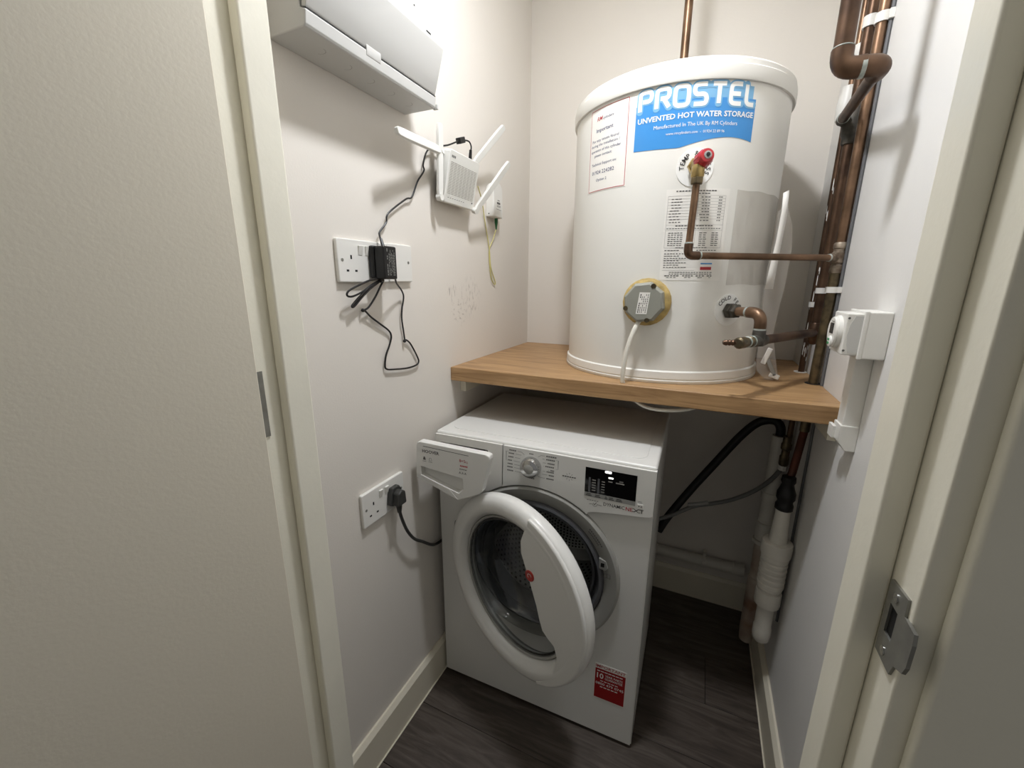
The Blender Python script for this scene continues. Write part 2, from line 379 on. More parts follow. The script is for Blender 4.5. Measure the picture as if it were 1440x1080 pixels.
# ================================================================== WASHING MACHINE (own frame: x across, y into depth, z up)
wmr = thing('washing_machine', 'white front-loading washing machine with its door open under the wooden shelf', 'washing machine', (.0216, -.1125, 0), local=True, rotz=.0158)
U, Wd = (1,0,0), (0,0,1); O0 = (0,0,0); CX, CZ = .305, .505; DEP = .45
def wo(name, mb, m, p=wmr, **k): return obj(name, mb, m, p, **k)
def front(d=0.0): return lambda a, b: (a, -d, b)
wo('cabinet', MB().box(0,.004,.004,DEP,.012,.842).box(.596,.6,.004,DEP,.012,.842).box(.004,.596,DEP-.004,DEP,.012,.842).box(.004,.596,.004,DEP-.004,.012,.016), M['white'], bev=.0015)
rect = [(.003,.012),(.597,.012),(.597,.75),(.003,.75)]
A = sorted([2*PI*k/80 for k in range(80)] + [math.atan2(b-CZ, a-CX) % (2*PI) for a, b in rect])
wo('front_panel', MB().plate_hole(star(rect, CX, CZ, A), [(CX+.198*math.cos(a), CZ+.198*math.sin(a)) for a in A], O0, U, Wd, -.010, 0), M['white'], bev=.002, smooth=30)
for x_ in (-.0006, .5992): wo('seam', MB().box(x_,x_+.0014,.006,.0075,.014,.84), M['gasket'])
for x in (.05, .55):
    for y in (.05, DEP-.05): wo('foot', MB().lathe([(.018,0),(.02,.004),(.02,.009),(.008,.010),(.008,.014)], (x,y,0), (0,0,1), 20), M['blackr'])
tp = wo('top_panel', MB().box(0,.6,-.004,DEP,.836,.850), M['white'], bev=.007, seg=3)
wo('top_inset', MB().prism(rrect(.028,.572,.03,DEP-.025,.03), (0,0,0), (1,0,0), (0,1,0), .849, .8518), M['white'], tp, bev=.0014)
# control fascia right of the drawer
arc = [(CX+.236*math.cos(math.radians(a)), CZ+.236*math.sin(math.radians(a))) for a in range(54, 115, 4)]
cp_poly = [(.214,.842),(.600,.842),(.600,.731),(.594,.723),(.47,.708),(.447,.702)] + arc + [(.212,.724)]
cp = wo('control_panel', MB().prism(cp_poly, O0, U, Wd, -.008, .010), M['white'], bev=.004, seg=3, smooth=30)
hp = [(.002,.842),(.211,.842),(.209,.724),(.20,.718),(.17,.700),(.112,.69),(.002,.735)]
sl = [(.018,.745),(.168,.745),(.168,.820),(.018,.820)]
A2 = sorted([math.atan2(b-.785, a-.095) % (2*PI) for a, b in hp] + [math.atan2(b-.785, a-.095) % (2*PI) for a, b in sl])
hs = wo('drawer_housing', MB().plate_hole(star(hp, .095, .785, A2), star(sl, .095, .785, A2), O0, U, Wd, -.21, .010, floor=-.2), M['wplas'], smooth=0)
# dial
dc = (.294, -.010, .797)
dl = wo('programme_dial', MB().lathe([(.0275,0),(.0275,.004),(.0265,.012),(.024,.019),(.0195,.0205)], dc, (0,-1,0), 48), M['chrome'])
wo('dial_cap', MB().lathe([(.0195,.018),(.018,.0165),(.0175,.018),(.012,.021),(.006,.0225),(0,.023)], dc, (0,-1,0), 40), M['greyring'], dl)
# print round the dial
pr = MB(); fp = front(.0103)
for i, (z, x0, x1, lx) in enumerate([(.831,.232,.252,.262),(.822,.230,.246,.266),(.812,.229,.244,.263),(.802,.228,.240,.262),(.792,.227,.242,.262),(.783,.226,.242,.264),(.773,.226,.244,.270)]):
    n = 4
    for k in range(n): pr.add([fp(x0+(x1-x0)*k/n, z), fp(x0+(x1-x0)*(k+.8)/n, z), fp(x0+(x1-x0)*(k+.8)/n, z+.0032), fp(x0+(x1-x0)*k/n, z+.0032)], [(0,1,2,3)])
    ribbon(pr, [(x1+.004, z+.0016), (lx, z+.0012)], .0008, fp)
for i, (z, x0, x1, lx) in enumerate([(.831,.334,.362,.328),(.822,.334,.358,.324),(.812,.338,.357,.325),(.803,.332,.356,.327),(.794,.346,.356,.34),(.789,.336,.356,.326),(.780,.342,.356,.324),(.770,.336,.356,.322)]):
    n = 5
    for k in range(n): pr.add([fp(x0+(x1-x0)*k/n, z), fp(x0+(x1-x0)*(k+.8)/n, z), fp(x0+(x1-x0)*(k+.8)/n, z+.0032), fp(x0+(x1-x0)*k/n, z+.0032)], [(0,1,2,3)])
    ribbon(pr, [(x0-.004, z+.0016), (lx, z+.0014)], .0008, fp)
ribbon(pr, [(.229,.828),(.223,.828),(.223,.802),(.227,.802)], .0007, fp); ribbon(pr, [(.360,.826),(.366,.826),(.366,.802),(.360,.802)], .0007, fp)
ribbon(pr, [(.262,.8325),(.268,.831),(.274,.826)], .0008, fp); ribbon(pr, [(.328,.8325),(.320,.832),(.312,.827)], .0008, fp); ribbon(pr, [(.322,.771),(.314,.773),(.308,.777)], .0008, fp)
for k in range(3): pr.add([fp(.288+.004*k,.830), fp(.291+.004*k,.830), fp(.291+.004*k,.833), fp(.288+.004*k,.833)], [(0,1,2,3)])
for k in range(3): pr.add([fp(.289+.005*k,.7625), fp(.293+.005*k,.7625), fp(.293+.005*k,.7655), fp(.289+.005*k,.7655)], [(0,1,2,3)])
for k in range(6): pr.add([fp(.378+.006*k,.787), fp(.3825+.006*k,.787), fp(.3825+.006*k,.790), fp(.378+.006*k,.790)], [(0,1,2,3)])
for a in range(0, 360, 45):
    c_, s_ = math.cos(math.radians(a)), math.sin(math.radians(a)); ribbon(pr, [(.396+.007*c_, .7885+.007*s_), (.396+.011*c_, .7885+.011*s_)], .0009, fp)
for k in range(5): pr.add([fp(.443+.006*k,.737), fp(.447+.006*k,.737), fp(.447+.006*k,.7385), fp(.443+.006*k,.7385)], [(0,1,2,3)])
ribbon(pr, [(.449,.727),(.456,.728)], .0012, fp); ribbon(pr, [(.469,.729),(.480,.7285)], .0012, fp); ribbon(pr, [(.463+.006*math.cos(t*.5), .729+.006*math.sin(t*.5)) for t in range(6, 14)], .0009, fp)
ribbon(pr, [(.459,.732),(.462,.727),(.467,.734)], .0012, fp)
wo('printed_programme_names', pr, M['inkg'], cp, smooth=0, kind='stuff')
# display
dsp = wo('display', MB().prism([(.436,.747),(.558,.747),(.558,.824),(.436,.824)], O0, U, Wd, .004, .0108), M['screen'], cp, smooth=0)
dm = MB(); fd = front(.0111)
def rc(mb, x0, x1, y0, y1, fn): mb.add([fn(x0,y0), fn(x1,y0), fn(x1,y1), fn(x0,y1)], [(0,1,2,3)])
for k in range(5): rc(dm, .4535, .4625, .7645+.0068*k, .7672+.0068*k, fd); rc(dm, .4765, .4845, .7645+.0068*k, .7668+.0068*k, fd)
rc(dm, .492,.502,.795,.798,fd); rc(dm, .518,.527,.800,.8025,fd); rc(dm, .510,.530,.7945,.7975,fd)
wo('display_markings', dm, M['papergrey'], cp, smooth=0, kind='stuff')
bm = MB(); [rc(bm, x, x+.005, .7595, .799, fd) for x in (.445, .467)]
wo('display_bars', bm, M['gasket'], cp, smooth=0, kind='stuff')
gs = MB(); rc(gs, .436,.558,.747,.7585,front(.0110)); wo('display_strip', gs, M['grey'], cp, smooth=0)
km = MB()
for x0, x1 in ((.441,.452),(.463,.474),(.487,.491),(.497,.506),(.514,.526)): rc(km, x0, x1, .7535, .7555, fd); rc(km, x0-.001, x1+.002, .7495, .7515, fd)
wo('key_names', km, M['ink'], cp, smooth=0, kind='stuff')
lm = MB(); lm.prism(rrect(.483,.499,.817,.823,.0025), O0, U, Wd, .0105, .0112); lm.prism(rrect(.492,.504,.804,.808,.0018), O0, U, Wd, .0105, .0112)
wo('glint_or_indicator', lm, M['glint'], cp, smooth=0)  # two glowing segments added as painted reflections on the display, not lamps
lt = MB(); put_text(lt, 'DYNAMIC', fp, .484, .5345, .7305, .0088, .006); wo('lettering', lt, M['ink'], cp, smooth=0)
lt = MB(); put_text(lt, 'NE', fp, .537, .553, .7300, .0095, .014); wo('lettering', lt, M['inkr'], cp, smooth=0)
lt = MB(); ribbon(lt, [(.552,.7390),(.556,.7390),(.566,.7310),(.571,.7310)], .0014, fp); ribbon(lt, [(.552,.7310),(.557,.7310),(.566,.7390),(.578,.7390)], .0016, fp); ribbon(lt, [(.574,.7390),(.574,.7300)], .0018, fp)
wo('lettering', lt, M['ink'], cp, smooth=0)
sb = wo('start_button', MB().prism(rrect(.563,.576,.743,.754,.0025), O0, U, Wd, .009, .0115), M['wplas'], cp)
sm = MB(); fs_ = front(.0118); sm.add([fs_(.5655,.7465), fs_(.5695,.7485), fs_(.5655,.7505)], [(0,1,2)]); rc(sm,.5705,.5718,.7465,.7505,fs_); rc(sm,.5728,.574,.7465,.7505,fs_)
rc(sm,.564,.574,.7565,.7573,fs_); rc(sm,.563,.573,.7605,.7613,fs_); wo('start_symbol', sm, M['ink'], cp, smooth=0)
# detergent drawer pulled out
po = [(-.003,.748),(.002,.840),(.005,.848),(.012,.852),(.208,.849),(.217,.846),(.219,.838),(.197,.748),(.191,.740),(.158,.722),(.126,.708),(.118,.709)]
pi_ = [(.014,.757),(.014,.782),(.140,.771),(.142,.742),(.128,.728),(.121,.729)]
dcx, dcy = .078, .756
A3 = sorted([math.atan2(b-dcy, a-dcx) % (2*PI) for a, b in po] + [math.atan2(b-dcy, a-dcx) % (2*PI) for a, b in pi_] + [2*PI*k/24 for k in range(24)])
dr = wo('detergent_drawer', MB().plate_hole(star(po, dcx, dcy, A3), star(pi_, dcx, dcy, A3), O0, U, Wd, .078, .100, floor=.084), M['white'], bev=.0025, smooth=30)
wo('tray', MB().box(.024,.028,-.08,.12,.75,.806).box(.158,.162,-.08,.12,.75,.815).box(.024,.162,-.08,.12,.748,.752).box(.09,.093,-.08,.12,.75,.80).box(.024,.162,-.02,-.017,.75,.80), M['wplas'], dr, smooth=0)
wo('roller', MB().lathe([(.006,0),(.006,.006),(.003,.007),(0,.006)], (.190,-.045,.795), (0,-1,0), 16).box(.17,.192,-.08,-.042,.77,.803), M['wplas'], dr)
fdw = front(.1003); lt = MB(); ribbon(lt, [(.024,.841),(.160,.8375)], .0013, fdw); put_text(lt, 'HOOVER', fdw, .021, .073, .8235, .0085, .018)
put_text(lt, 'A', fdw, .131, .137, .784, .006); put_text(lt, 'A', fdw, .139, .145, .784, .006); put_text(lt, 'A', fdw, .147, .153, .784, .006)
[rc(lt, .133+.0055*k, .1372+.0055*k, .7965, .7985, fdw) for k in range(4)]
wo('lettering', lt, M['ink'], dr, smooth=0)
lt = MB(); put_text(lt, '8+5', fdw, .133, .150, .8165, .008, .006); put_text(lt, 'KG', fdw, .1508, .1575, .8165, .005); [rc(lt, .135+.0045*k, .1383+.0045*k, .8045, .8085, fdw) for k in range(5)]
wo('lettering', lt, M['inkr'], dr, smooth=0)
lt = MB(); lt.add([fdw(.022,.803), fdw(.031,.803), fdw(.0285,.812), fdw(.0245,.812)], [(0,1,2,3)]); ribbon(lt, [(.041,.803),(.050,.803),(.0475,.811),(.0435,.811),(.041,.803)], .0008, fdw); [rc(lt, x, x+.012, .7985, .7995, fdw) for x in (.02, .039)]
wo('drawer_icons', lt, M['inkg'], dr, smooth=0, kind='stuff')
# porthole: ring, gasket, drum
PO = (CX, 0, CZ); AX = (0,-1,0)
rg = wo('porthole_ring', MB().lathe([(.233,-.002),(.232,.008),(.226,.013),(.205,.012),(.193,.006),(.190,-.012),(.2,-.012)], PO, AX, 96, closed=True), M['greyring'])
gk = wo('gasket', MB().lathe([(.192,.002),(.188,.010),(.181,.012),(.176,.006),(.174,-.012),(.168,-.018),(.165,-.010),(.160,-.008),(.156,-.016),(.153,-.05),(.160,-.075),(.194,-.075),(.194,.0)], PO, AX, 96, closed=True), M['gasket'])
dr_ = wo('drum', MB().lathe([(.156,-.072),(.20,-.076),(.222,-.085),(.228,-.10),(.228,-.36),(.20,-.385),(.08,-.39),(.05,-.375),(0,-.372)], PO, AX, 72, cap=False), M['steel'])
pf = MB()
for i in range(15):
    y = .105 + .0165*i
    for k in range(76):
        a = 2*PI*(k + .5*(i % 2))/76; ca, sa = math.cos(a), math.sin(a); r = .2272
        c = Vector((CX + r*ca, y, CZ + r*sa)); e1 = Vector((0,1,0)); e2 = Vector((-sa, 0, ca)); q = .0045
        pf.add([c + (e1*math.cos(t*PI/3) + e2*math.sin(t*PI/3))*q for t in range(6)], [(0,1,2,3,4,5)])
for i in range(11):
    r = .075 + .0115*i; n_ = int(2*PI*r/.0125)
    for k in range(n_):
        a = 2*PI*(k + .5*(i % 2))/n_; c = Vector((CX + r*math.cos(a), .388 - max(0, r-.08)*.0417 - .0012, CZ + r*math.sin(a)))
        pf.add([c + Vector((math.cos(t*PI/3)*.0036, 0, math.sin(t*PI/3)*.0036)) for t in range(6)][::-1], [(0,1,2,3,4,5)])
wo('drum_perforations', pf, M['dark'], dr_, smooth=0, kind='stuff')
for a in (75, 195, 315):
    ar = math.radians(a); ca, sa = math.cos(ar), math.sin(ar); e2 = Vector((-sa, 0, ca)); ro = Vector((ca, 0, sa))
    c = Vector((CX, 0, CZ)) + ro*.228; mb = MB(); vs = []
    for y, k in ((.10,.7),(.13,1),(.33,1),(.36,.7)):
        vs += [c + e2*.032*k + Vector((0,y,0)), c - ro*.042*k + e2*.008 + Vector((0,y,0)), c - ro*.042*k - e2*.008 + Vector((0,y,0)), c - e2*.032*k + Vector((0,y,0))]
    fsx = [(0,1,2,3), (12,15,14,13)]
    for i in range(3):
        for j in range(4): fsx.append((4*i+j, 4*i+4+j, 4*i+4+(j+1) % 4, 4*i+(j+1) % 4))
    mb.add(vs, fsx); wo('lifter', mb, M['steel'], dr_, smooth=0)
lk = wo('latch_slot', MB().prism([(.482,.585),(.500,.580),(.506,.562),(.500,.552),(.484,.556)], O0, U, Wd, .008, .0145), M['grey'], rg, bev=.001)
wo('latch_hole', MB().box(.488,.497,-.0152,-.013,.562,.573), M['dark'], rg)
lt = MB(); fr_ = front(.0138)
def arc_text(mb, n, r, a0, a1, h):
    for i in range(n):
        a = math.radians(a0+(a1-a0)*i/n); b = math.radians(a0+(a1-a0)*(i+.7)/n)
        mb.add([fr_(CX+q*math.cos(t), CZ+q*math.sin(t)) for q, t in ((r,a),(r+h,a),(r+h,b),(r,b))], [(0,1,2,3)])
arc_text(lt, 9, .213, 46, 31, .0035); arc_text(lt, 9, .207, 45, 33, .003)
ribbon(lt, [(.497,.532),(.505,.534),(.513,.532),(.513,.543),(.505,.545),(.497,.543),(.497,.532)], .001, fr_); ribbon(lt, [(.505,.534),(.505,.545)], .001, fr_)
wo('ring_markings', lt, M['inkg'], rg, smooth=0, kind='stuff')
# open door
PH = math.radians(22); e_s = Vector((math.cos(PH), -math.sin(PH), 0)); e_n = Vector((-math.sin(PH), -math.cos(PH), 0)); HO = Vector((.07, -.012, .512))
DCn = HO + e_s*.24
ring = [(.240,.000),(.240,.016),(.236,.024),(.226,.030),(.208,.032),(.196,.028),(.187,.016),(.184,.004),(.184,-.008),(.236,-.008)]
do = wo('door', MB().lathe(ring, DCn, e_n, 96, closed=True), M['white'])
do['label'] = 'white round porthole door standing open'
gl = [(.1835,.006),(.176,.004),(.171,-.02),(.160,-.060),(.142,-.084),(.11,-.096),(.06,-.102),(0,-.104),(0,-.099),(.06,-.097),(.108,-.091),(.138,-.080),(.155,-.058),(.166,-.02),(.170,.008),(.1835,.010)]
gb = wo('glass_bowl', MB().lathe(gl, DCn, e_n, 72, closed=True), M['glass'], do, smooth=60)
wo('glass_trim', MB().lathe([(.186,.004),(.182,.012),(.177,.010),(.176,.002)], DCn, e_n, 72, closed=True), M['greyring'], do)
wo('inner_frame', MB().lathe([(.228,-.006),(.226,-.018),(.205,-.022),(.190,-.018),(.184,-.006)], DCn, e_n, 72, closed=True), M['greyring'], do)
left = [(.041,.158),(.043,.129),(.059,.094),(.078,.052),(.095,.014),(.106,-.02),(.116,-.043),(.134,-.054),(.152,-.062),(.160,-.085),(.157,-.112),(.148,-.136),(.130,-.168),(.112,-.190),(.098,-.200)]
arcp = [(.2365*math.cos(math.radians(a)), .2365*math.sin(math.radians(a))) for a in range(-64, 80, 6)]
hpoly = arcp + left
hd = wo('handle_panel', MB().prism(hpoly, DCn, e_s, Wd, .006, .031), M['white'], do, bev=.006, seg=3, smooth=40)
wo('handle_gap', MB().tube([DCn + e_s*a + Vector((0,0,b)) + e_n*.024 for a, b in [(p[0]-.0015, p[1]) for p in left[:9]]], .0022, 8, 4), M['black'], do)
bdg = wo('badge', MB().lathe([(.0135,.030),(.0135,.0325),(.011,.0335),(.0105,.0325),(0,.0325)], DCn + e_s*.076 + Vector((0,0,.084)), e_n, 28), M['badge'], do)
bmk = MB(); bfn = lambda a, b: DCn + e_s*(.076+a) + Vector((0,0,.084+b)) + e_n*.0329
ribbon(bmk, [(.0055*math.cos(t*.6), .0055*math.sin(t*.6)) for t in range(0, 8)], .0012, bfn); wo('badge_mark', bmk, M['wink'], do, smooth=0)
wo('door_hinge', MB().box(.062,.082,-.022,.0,.44,.585), M['greyring'], bev=.003)
# guarantee sticker
st = wo('guarantee_sticker', MB().prism([(.488,.133),(.573,.133),(.573,.250),(.488,.250)], O0, U, Wd, 0, .0006), M['paper'], smooth=0)
rs = MB(); rc(rs, .490,.571,.135,.2345, front(.0008)); wo('red_field', rs, M['sred'], st, smooth=0)
lt = MB(); fst = front(.0010); put_text(lt, 'IMPORTANT', fst, .4905, .5705, .238, .009, .008); wo('lettering', lt, M['inkr'], st, smooth=0)
lt = MB(); put_text(lt, '10', fst, .495,.513,.203,.017,.02); put_text(lt, 'YEAR PARTS', fst, .517,.564,.2125,.007,.01); put_text(lt, 'GUARANTEE', fst, .517,.564,.203,.007,.01); put_text(lt, '0800 479 0745', fst, .493,.568,.1815,.008,.008)
[rc(lt, .495+.01*k, .5035+.01*k, .2255, .2285, fst) for k in range(7)]; [rc(lt, .505+.01*k, .5125+.01*k, .194, .1965, fst) for k in range(5)]; [rc(lt, .505+.01*k, .5125+.01*k, .1735, .1765, fst) for k in range(5)]
wo('lettering', lt, M['wink'], st, smooth=0)
# power lead of the machine
# ================================================================== SHELF
shelf = tag(obj('worktop_shelf', MB().box(.0005, W-.0005, 0, D-.0005, ZS-TS, ZS), M['oak'], bev=.003, seg=3), 'thick oak-effect worktop shelf carrying the white hot water tank', 'shelf')
tag(obj('shelf_batten', MB().box(0, .02, .055, .58, ZS-TS-.045, ZS-TS-.0005), M['skirt'], bev=.001), 'painted batten under the left end of the oak shelf', 'batten')
tag(obj('shelf_batten', MB().box(W-.02, W, .02, .13, ZS-TS-.04, ZS-TS-.0005), M['skirt'], bev=.001), 'painted batten under the right end of the oak shelf', 'batten')

# ================================================================== HOT WATER TANK
TX, TY, TR = .555, .3268, .272
tk = thing('hot_water_cylinder', 'white upright hot water tank standing on the oak shelf', 'water heater', (TX, TY, ZS))
TO = (TX, TY, 0)
zz = lambda L: [(r, ZS+h) for r, h in L]
obj('tank_body', MB().lathe(zz([(TR,.012),(TR,.69)]), TO, seg=128), M['tank'], tk)
obj('tank_lid', MB().lathe(zz([(TR,.676),(TR+.0055,.676),(TR+.007,.68),(TR+.007,.704),(TR+.004,.707),(TR+.004,.716),(TR-.002,.722),(TR-.02,.7235),(.2,.726),(0,.727)]), TO, seg=128), M['tanklid'], tk)
obj('tank_base_ring', MB().lathe(zz([(TR-.01,0),(TR+.004,0),(TR+.006,.004),(TR+.006,.008),(TR+.0035,.010),(TR+.0055,.013),(TR+.0045,.030),(TR+.001,.033),(TR-.002,.033)]), TO, seg=128), M['tanklid'], tk)
def tp_(th, z, d=0.0):     # point on the tank: angle in degrees from the front, to the right
    a = math.radians(th); return (TX + (TR+d)*math.sin(a), TY - (TR+d)*math.cos(a), z)
MM = TR*PI/180             # metres of arc per degree
def tfn(d, th0=0.0): return lambda s, z: tp_(th0 + s/MM, z, d)
def wrap(th0, th1, zlo, zhi, d, n=28, parent=None):
    lo = zlo if callable(zlo) else (lambda t: zlo); hi = zhi if callable(zhi) else (lambda t: zhi)
    mb = MB(); vs = []; fs = []
    for i in range(n+1):
        t = th0 + (th1-th0)*i/n; vs += [tp_(t, lo(t), d), tp_(t, hi(t), d), tp_(t, lo(t), 0), tp_(t, hi(t), 0)]
    for i in range(n):
        a = 4*i; b = a+4; fs += [(a, b, b+1, a+1), (a+1, b+1, b+3, a+3), (a, a+2, b+2, b)]
    fs += [(0,1,3,2), (4*n, 4*n+2, 4*n+3, 4*n+1)]
    return mb.add(vs, fs)
# blue brand sticker
f1 = lambda th: (th+14.0)/(41.3+14.0)
wave = lambda th: 1.559 - .004*math.sin(f1(th)*PI*.9) + .0205*max(0, math.sin((f1(th)-.38)*PI*1.15 if f1(th) > .38 else 0)) - .006*f1(th)**6
pb_ = obj('sticker_upper_band', wrap(-13.4, 39.6, 1.650, 1.6765, .0004), M['lblue'], tk)
bs = obj('brand_sticker', wrap(-14.0, 41.4, wave, 1.652, .0006), M['blue'], tk)
letters = {
 'P': ([[(0,0),(0,.8),(.06,.94),(.2,1),(.48,1),(.6,.92),(.64,.76),(.6,.58),(.48,.5),(.14,.5)]], .64),
 'R': ([[(0,0),(0,.8),(.06,.94),(.2,1),(.5,1),(.62,.92),(.66,.76),(.62,.58),(.5,.5),(.2,.5)], [(.36,.5),(.68,0)]], .68),
 'O': ([[(.2,0),(.5,0),(.63,.06),(.7,.22),(.7,.78),(.63,.94),(.5,1),(.2,1),(.07,.94),(0,.78),(0,.22),(.07,.06),(.2,0),(.24,0)]], .7),
 'S': ([[(0,0),(.46,0),(.6,.06),(.65,.24),(.6,.42),(.46,.5),(.18,.5),(.05,.58),(0,.75),(.05,.93),(.18,1),(.64,1)]], .65),
 'T': ([[(0,1),(.72,1)], [(.36,1),(.36,0)]], .72),
 'E': ([[(.62,1),(.2,1),(.06,.93),(0,.78),(0,.22),(.06,.07),(.2,0),(.62,0)], [(0,.5),(.56,.5)]], .62),
 'L': ([[(0,1),(0,.25),(.06,.08),(.2,0),(.5,0)]], .5)}
wd_, gp = 0, .30
tot = sum(letters[c][1] for c in 'PROSTEL') + gp*6
S0, S1 = -13.2*MM, 40.6*MM; ZP0, ZPH = 1.6405, .0375; kx = (S1-S0-.008)/tot
halo, wl = MB(), MB(); x = S0 + .005
for ch in 'PROSTEL':
    st_, w_ = letters[ch]
    for s_ in st_:
        P = [(x+a*kx, ZP0+b*ZPH) for a, b in s_]; P2 = [(q.x, q.y) for q in crom([Vector((a, b, 0)) for a, b in P], 3)] if len(P) > 3 else P
        if len(P2) == 2: P2 = [(P2[0][0]+(P2[1][0]-P2[0][0])*k/4, P2[0][1]+(P2[1][1]-P2[0][1])*k/4) for k in range(5)]
        ribbon(halo, P2, .0150, tfn(.0010)); ribbon(wl, P2, .0088, tfn(.0014))
        for e in (P2[0], P2[-1]):
            halo.add([tfn(.0010)(e[0]+.0075*math.cos(k*PI/5), e[1]+.0075*math.sin(k*PI/5)) for k in range(10)], [tuple(range(10))])
    x += (w_+gp)*kx
obj('lettering_outline', halo, M['lblue'], bs, smooth=0); obj('lettering', wl, M['wink'], bs, smooth=0)
lt = MB(); g = tfn(.0012)
put_text(lt, 'UNVENTED HOT WATER STORAGE', g, -12.8*MM, 40.6*MM, 1.6155, .0105, .022)
put_text(lt, 'Manufactured In The UK By RM Cylinders', g, -4.9*MM, 32.8*MM, 1.5985, .0078)
put_text(lt, 'www.rmcylinders.com  -  01924 22 89 96', g, .9*MM, 27*MM, 1.5835, .0056)
obj('lettering', lt, M['wink'], bs, smooth=0)
# technical support notice
nt_ = obj('support_notice', wrap(-43.9, -17.3, 1.488, 1.681, .0005, 14), M['paper'], tk)
fb = MB(); g = tfn(.0008)
for q in ([(-43.2*MM,1.679),(-18*MM,1.679)], [(-43.2*MM,1.4905),(-18*MM,1.4905)]):
    ribbon(fb, [(q[0][0]+(q[1][0]-q[0][0])*k/12, q[0][1]) for k in range(13)], .0014, g)
ribbon(fb, [(-43.2*MM,1.4905),(-43.2*MM,1.679)], .0014, g); ribbon(fb, [(-18*MM,1.4905),(-18*MM,1.679)], .0014, g)
put_text(fb, 'RM', g, -38.4*MM, -34*MM, 1.6525, .009, .01, .3); obj('red_border_and_initials', fb, M['inkr'], nt_, smooth=0)
lt = MB(); put_text(lt, 'cylinders', g, -33.8*MM, -26.5*MM, 1.6525, .0062, 0, .2)
put_text(lt, 'Important', g, -38.5*MM, -26.5*MM, 1.627, .0085, .008)
for s_, a, b, z in (('For any issues found', -41.4,-22.8,1.6055), ('during the installation /', -42,-22,1.5945), ('operation of this cylinder', -42.2,-21.2,1.5825), ('please contact:', -39.2,-26.5,1.571),
                    ('Technical Support on:', -41.2,-23.4,1.5505), ('Option 2', -37,-29.3,1.513)): put_text(lt, s_, g, a*MM, b*MM, z, .0062)
put_text(lt, '01924 224282', g, -40.6*MM, -24.6*MM, 1.530, .0085); obj('lettering', lt, M['inkb'], nt_, smooth=0)
# printed specification sheet
sh = obj('specification_sheet', wrap(3.6, 33.6, 1.266, 1.4695, .0005, 16), M['paper'], tk)
pr = MB(); gr = MB(); g = tfn(.0008); R4 = random.Random(3)
def line(mb, a, b, z, h):
    s0 = a*MM; n = max(2, int((b-a)/1.3)); 
    for k in range(n):
        u0 = s0 + (b-a)*MM*k/n; u1 = u0 + (b-a)*MM/n*R4.uniform(.6,.9); mb.add([g(u0,z), g(u1,z), g(u1,z+h), g(u0,z+h)], [(0,1,2,3)])
line(pr, 8, 27, 1.4635, .0026); line(pr, 17, 24, 1.458, .0022)
for k in range(9): line(pr, 5.5+R4.random(), 10.5+R4.random(), 1.447-.0063*k, .0019); line(pr, 19.5+R4.random(), 24.5, 1.4505-.0063*k, .0019); line(pr, 28.2, 30.2, 1.4505-.0063*k, .0019)
line(pr, 9, 27, 1.3885, .0022); line(pr, 5, 31, 1.383, .0016)
for k in range(7): line(pr, 6, 13, 1.373-.0046*k, .0018); line(pr, 20.5, 24.3, 1.373-.0046*k, .0018); line(pr, 26.5, 30.3, 1.373-.0046*k, .0018)
line(pr, 10, 25, 1.340, .0018); line(pr, 5, 12, 1.334, .0018); line(pr, 20, 30, 1.334, .0018)
for k in range(7): line(pr, 5, 12.5 if k % 2 else 16, 1.3265-.0052*k, .0017)
line(pr, 22, 31, 1.3155, .002)
for k in range(2): line(pr, 8, 29, 1.284-.004*k, .0016)
for a, b in ((6,13),(14.5,20),(21,25.5),(26.5,29.5)): line(pr, a, b, 1.2755, .0024); line(pr, a+1, b-1, 1.272, .0014)
def rule(mb, a, b, z):
    for k in range(10): u0 = (a+(b-a)*k/10)*MM; u1 = (a+(b-a)*(k+1)/10)*MM; mb.add([g(u0,z), g(u1,z), g(u1,z+.0005), g(u0,z+.0005)], [(0,1,2,3)])
for z in (1.4545,1.4480,1.4417,1.4354,1.4291,1.4228,1.4165,1.4102,1.4039,1.3915,1.3795,1.3405): rule(gr, 4.6, 31.6, z)
for z in (1.313, 1.289): rule(gr, 4.6, 20, z)
for th in (4.6, 18.5, 31.6): gr.add([g(th*MM,1.3405), g(th*MM+.0005,1.3405), g(th*MM+.0005,1.4545), g(th*MM,1.4545)], [(0,1,2,3)])
obj('printed_lines', pr, M['inkg'], sh, smooth=0, kind='stuff'); obj('table_rules', gr, M['papergrey'], sh, smooth=0, kind='stuff')
obj('blue_logo_bar', wrap(22.8, 28.5, 1.3035, 1.3065, .0009, 4), M['blue'], sh, smooth=0); obj('red_logo_bar', wrap(22.8, 28.3, 1.2905, 1.2975, .0009, 4), M['inkr'], sh, smooth=0)
# clear wallet taped to the tank
obj('tape_patch', wrap(37.6, 78, lambda t: 1.257+.0015*math.sin(t*.3), lambda t: 1.468+.001*math.sin(t*.4), .0012, 24), M['tape'], tk)
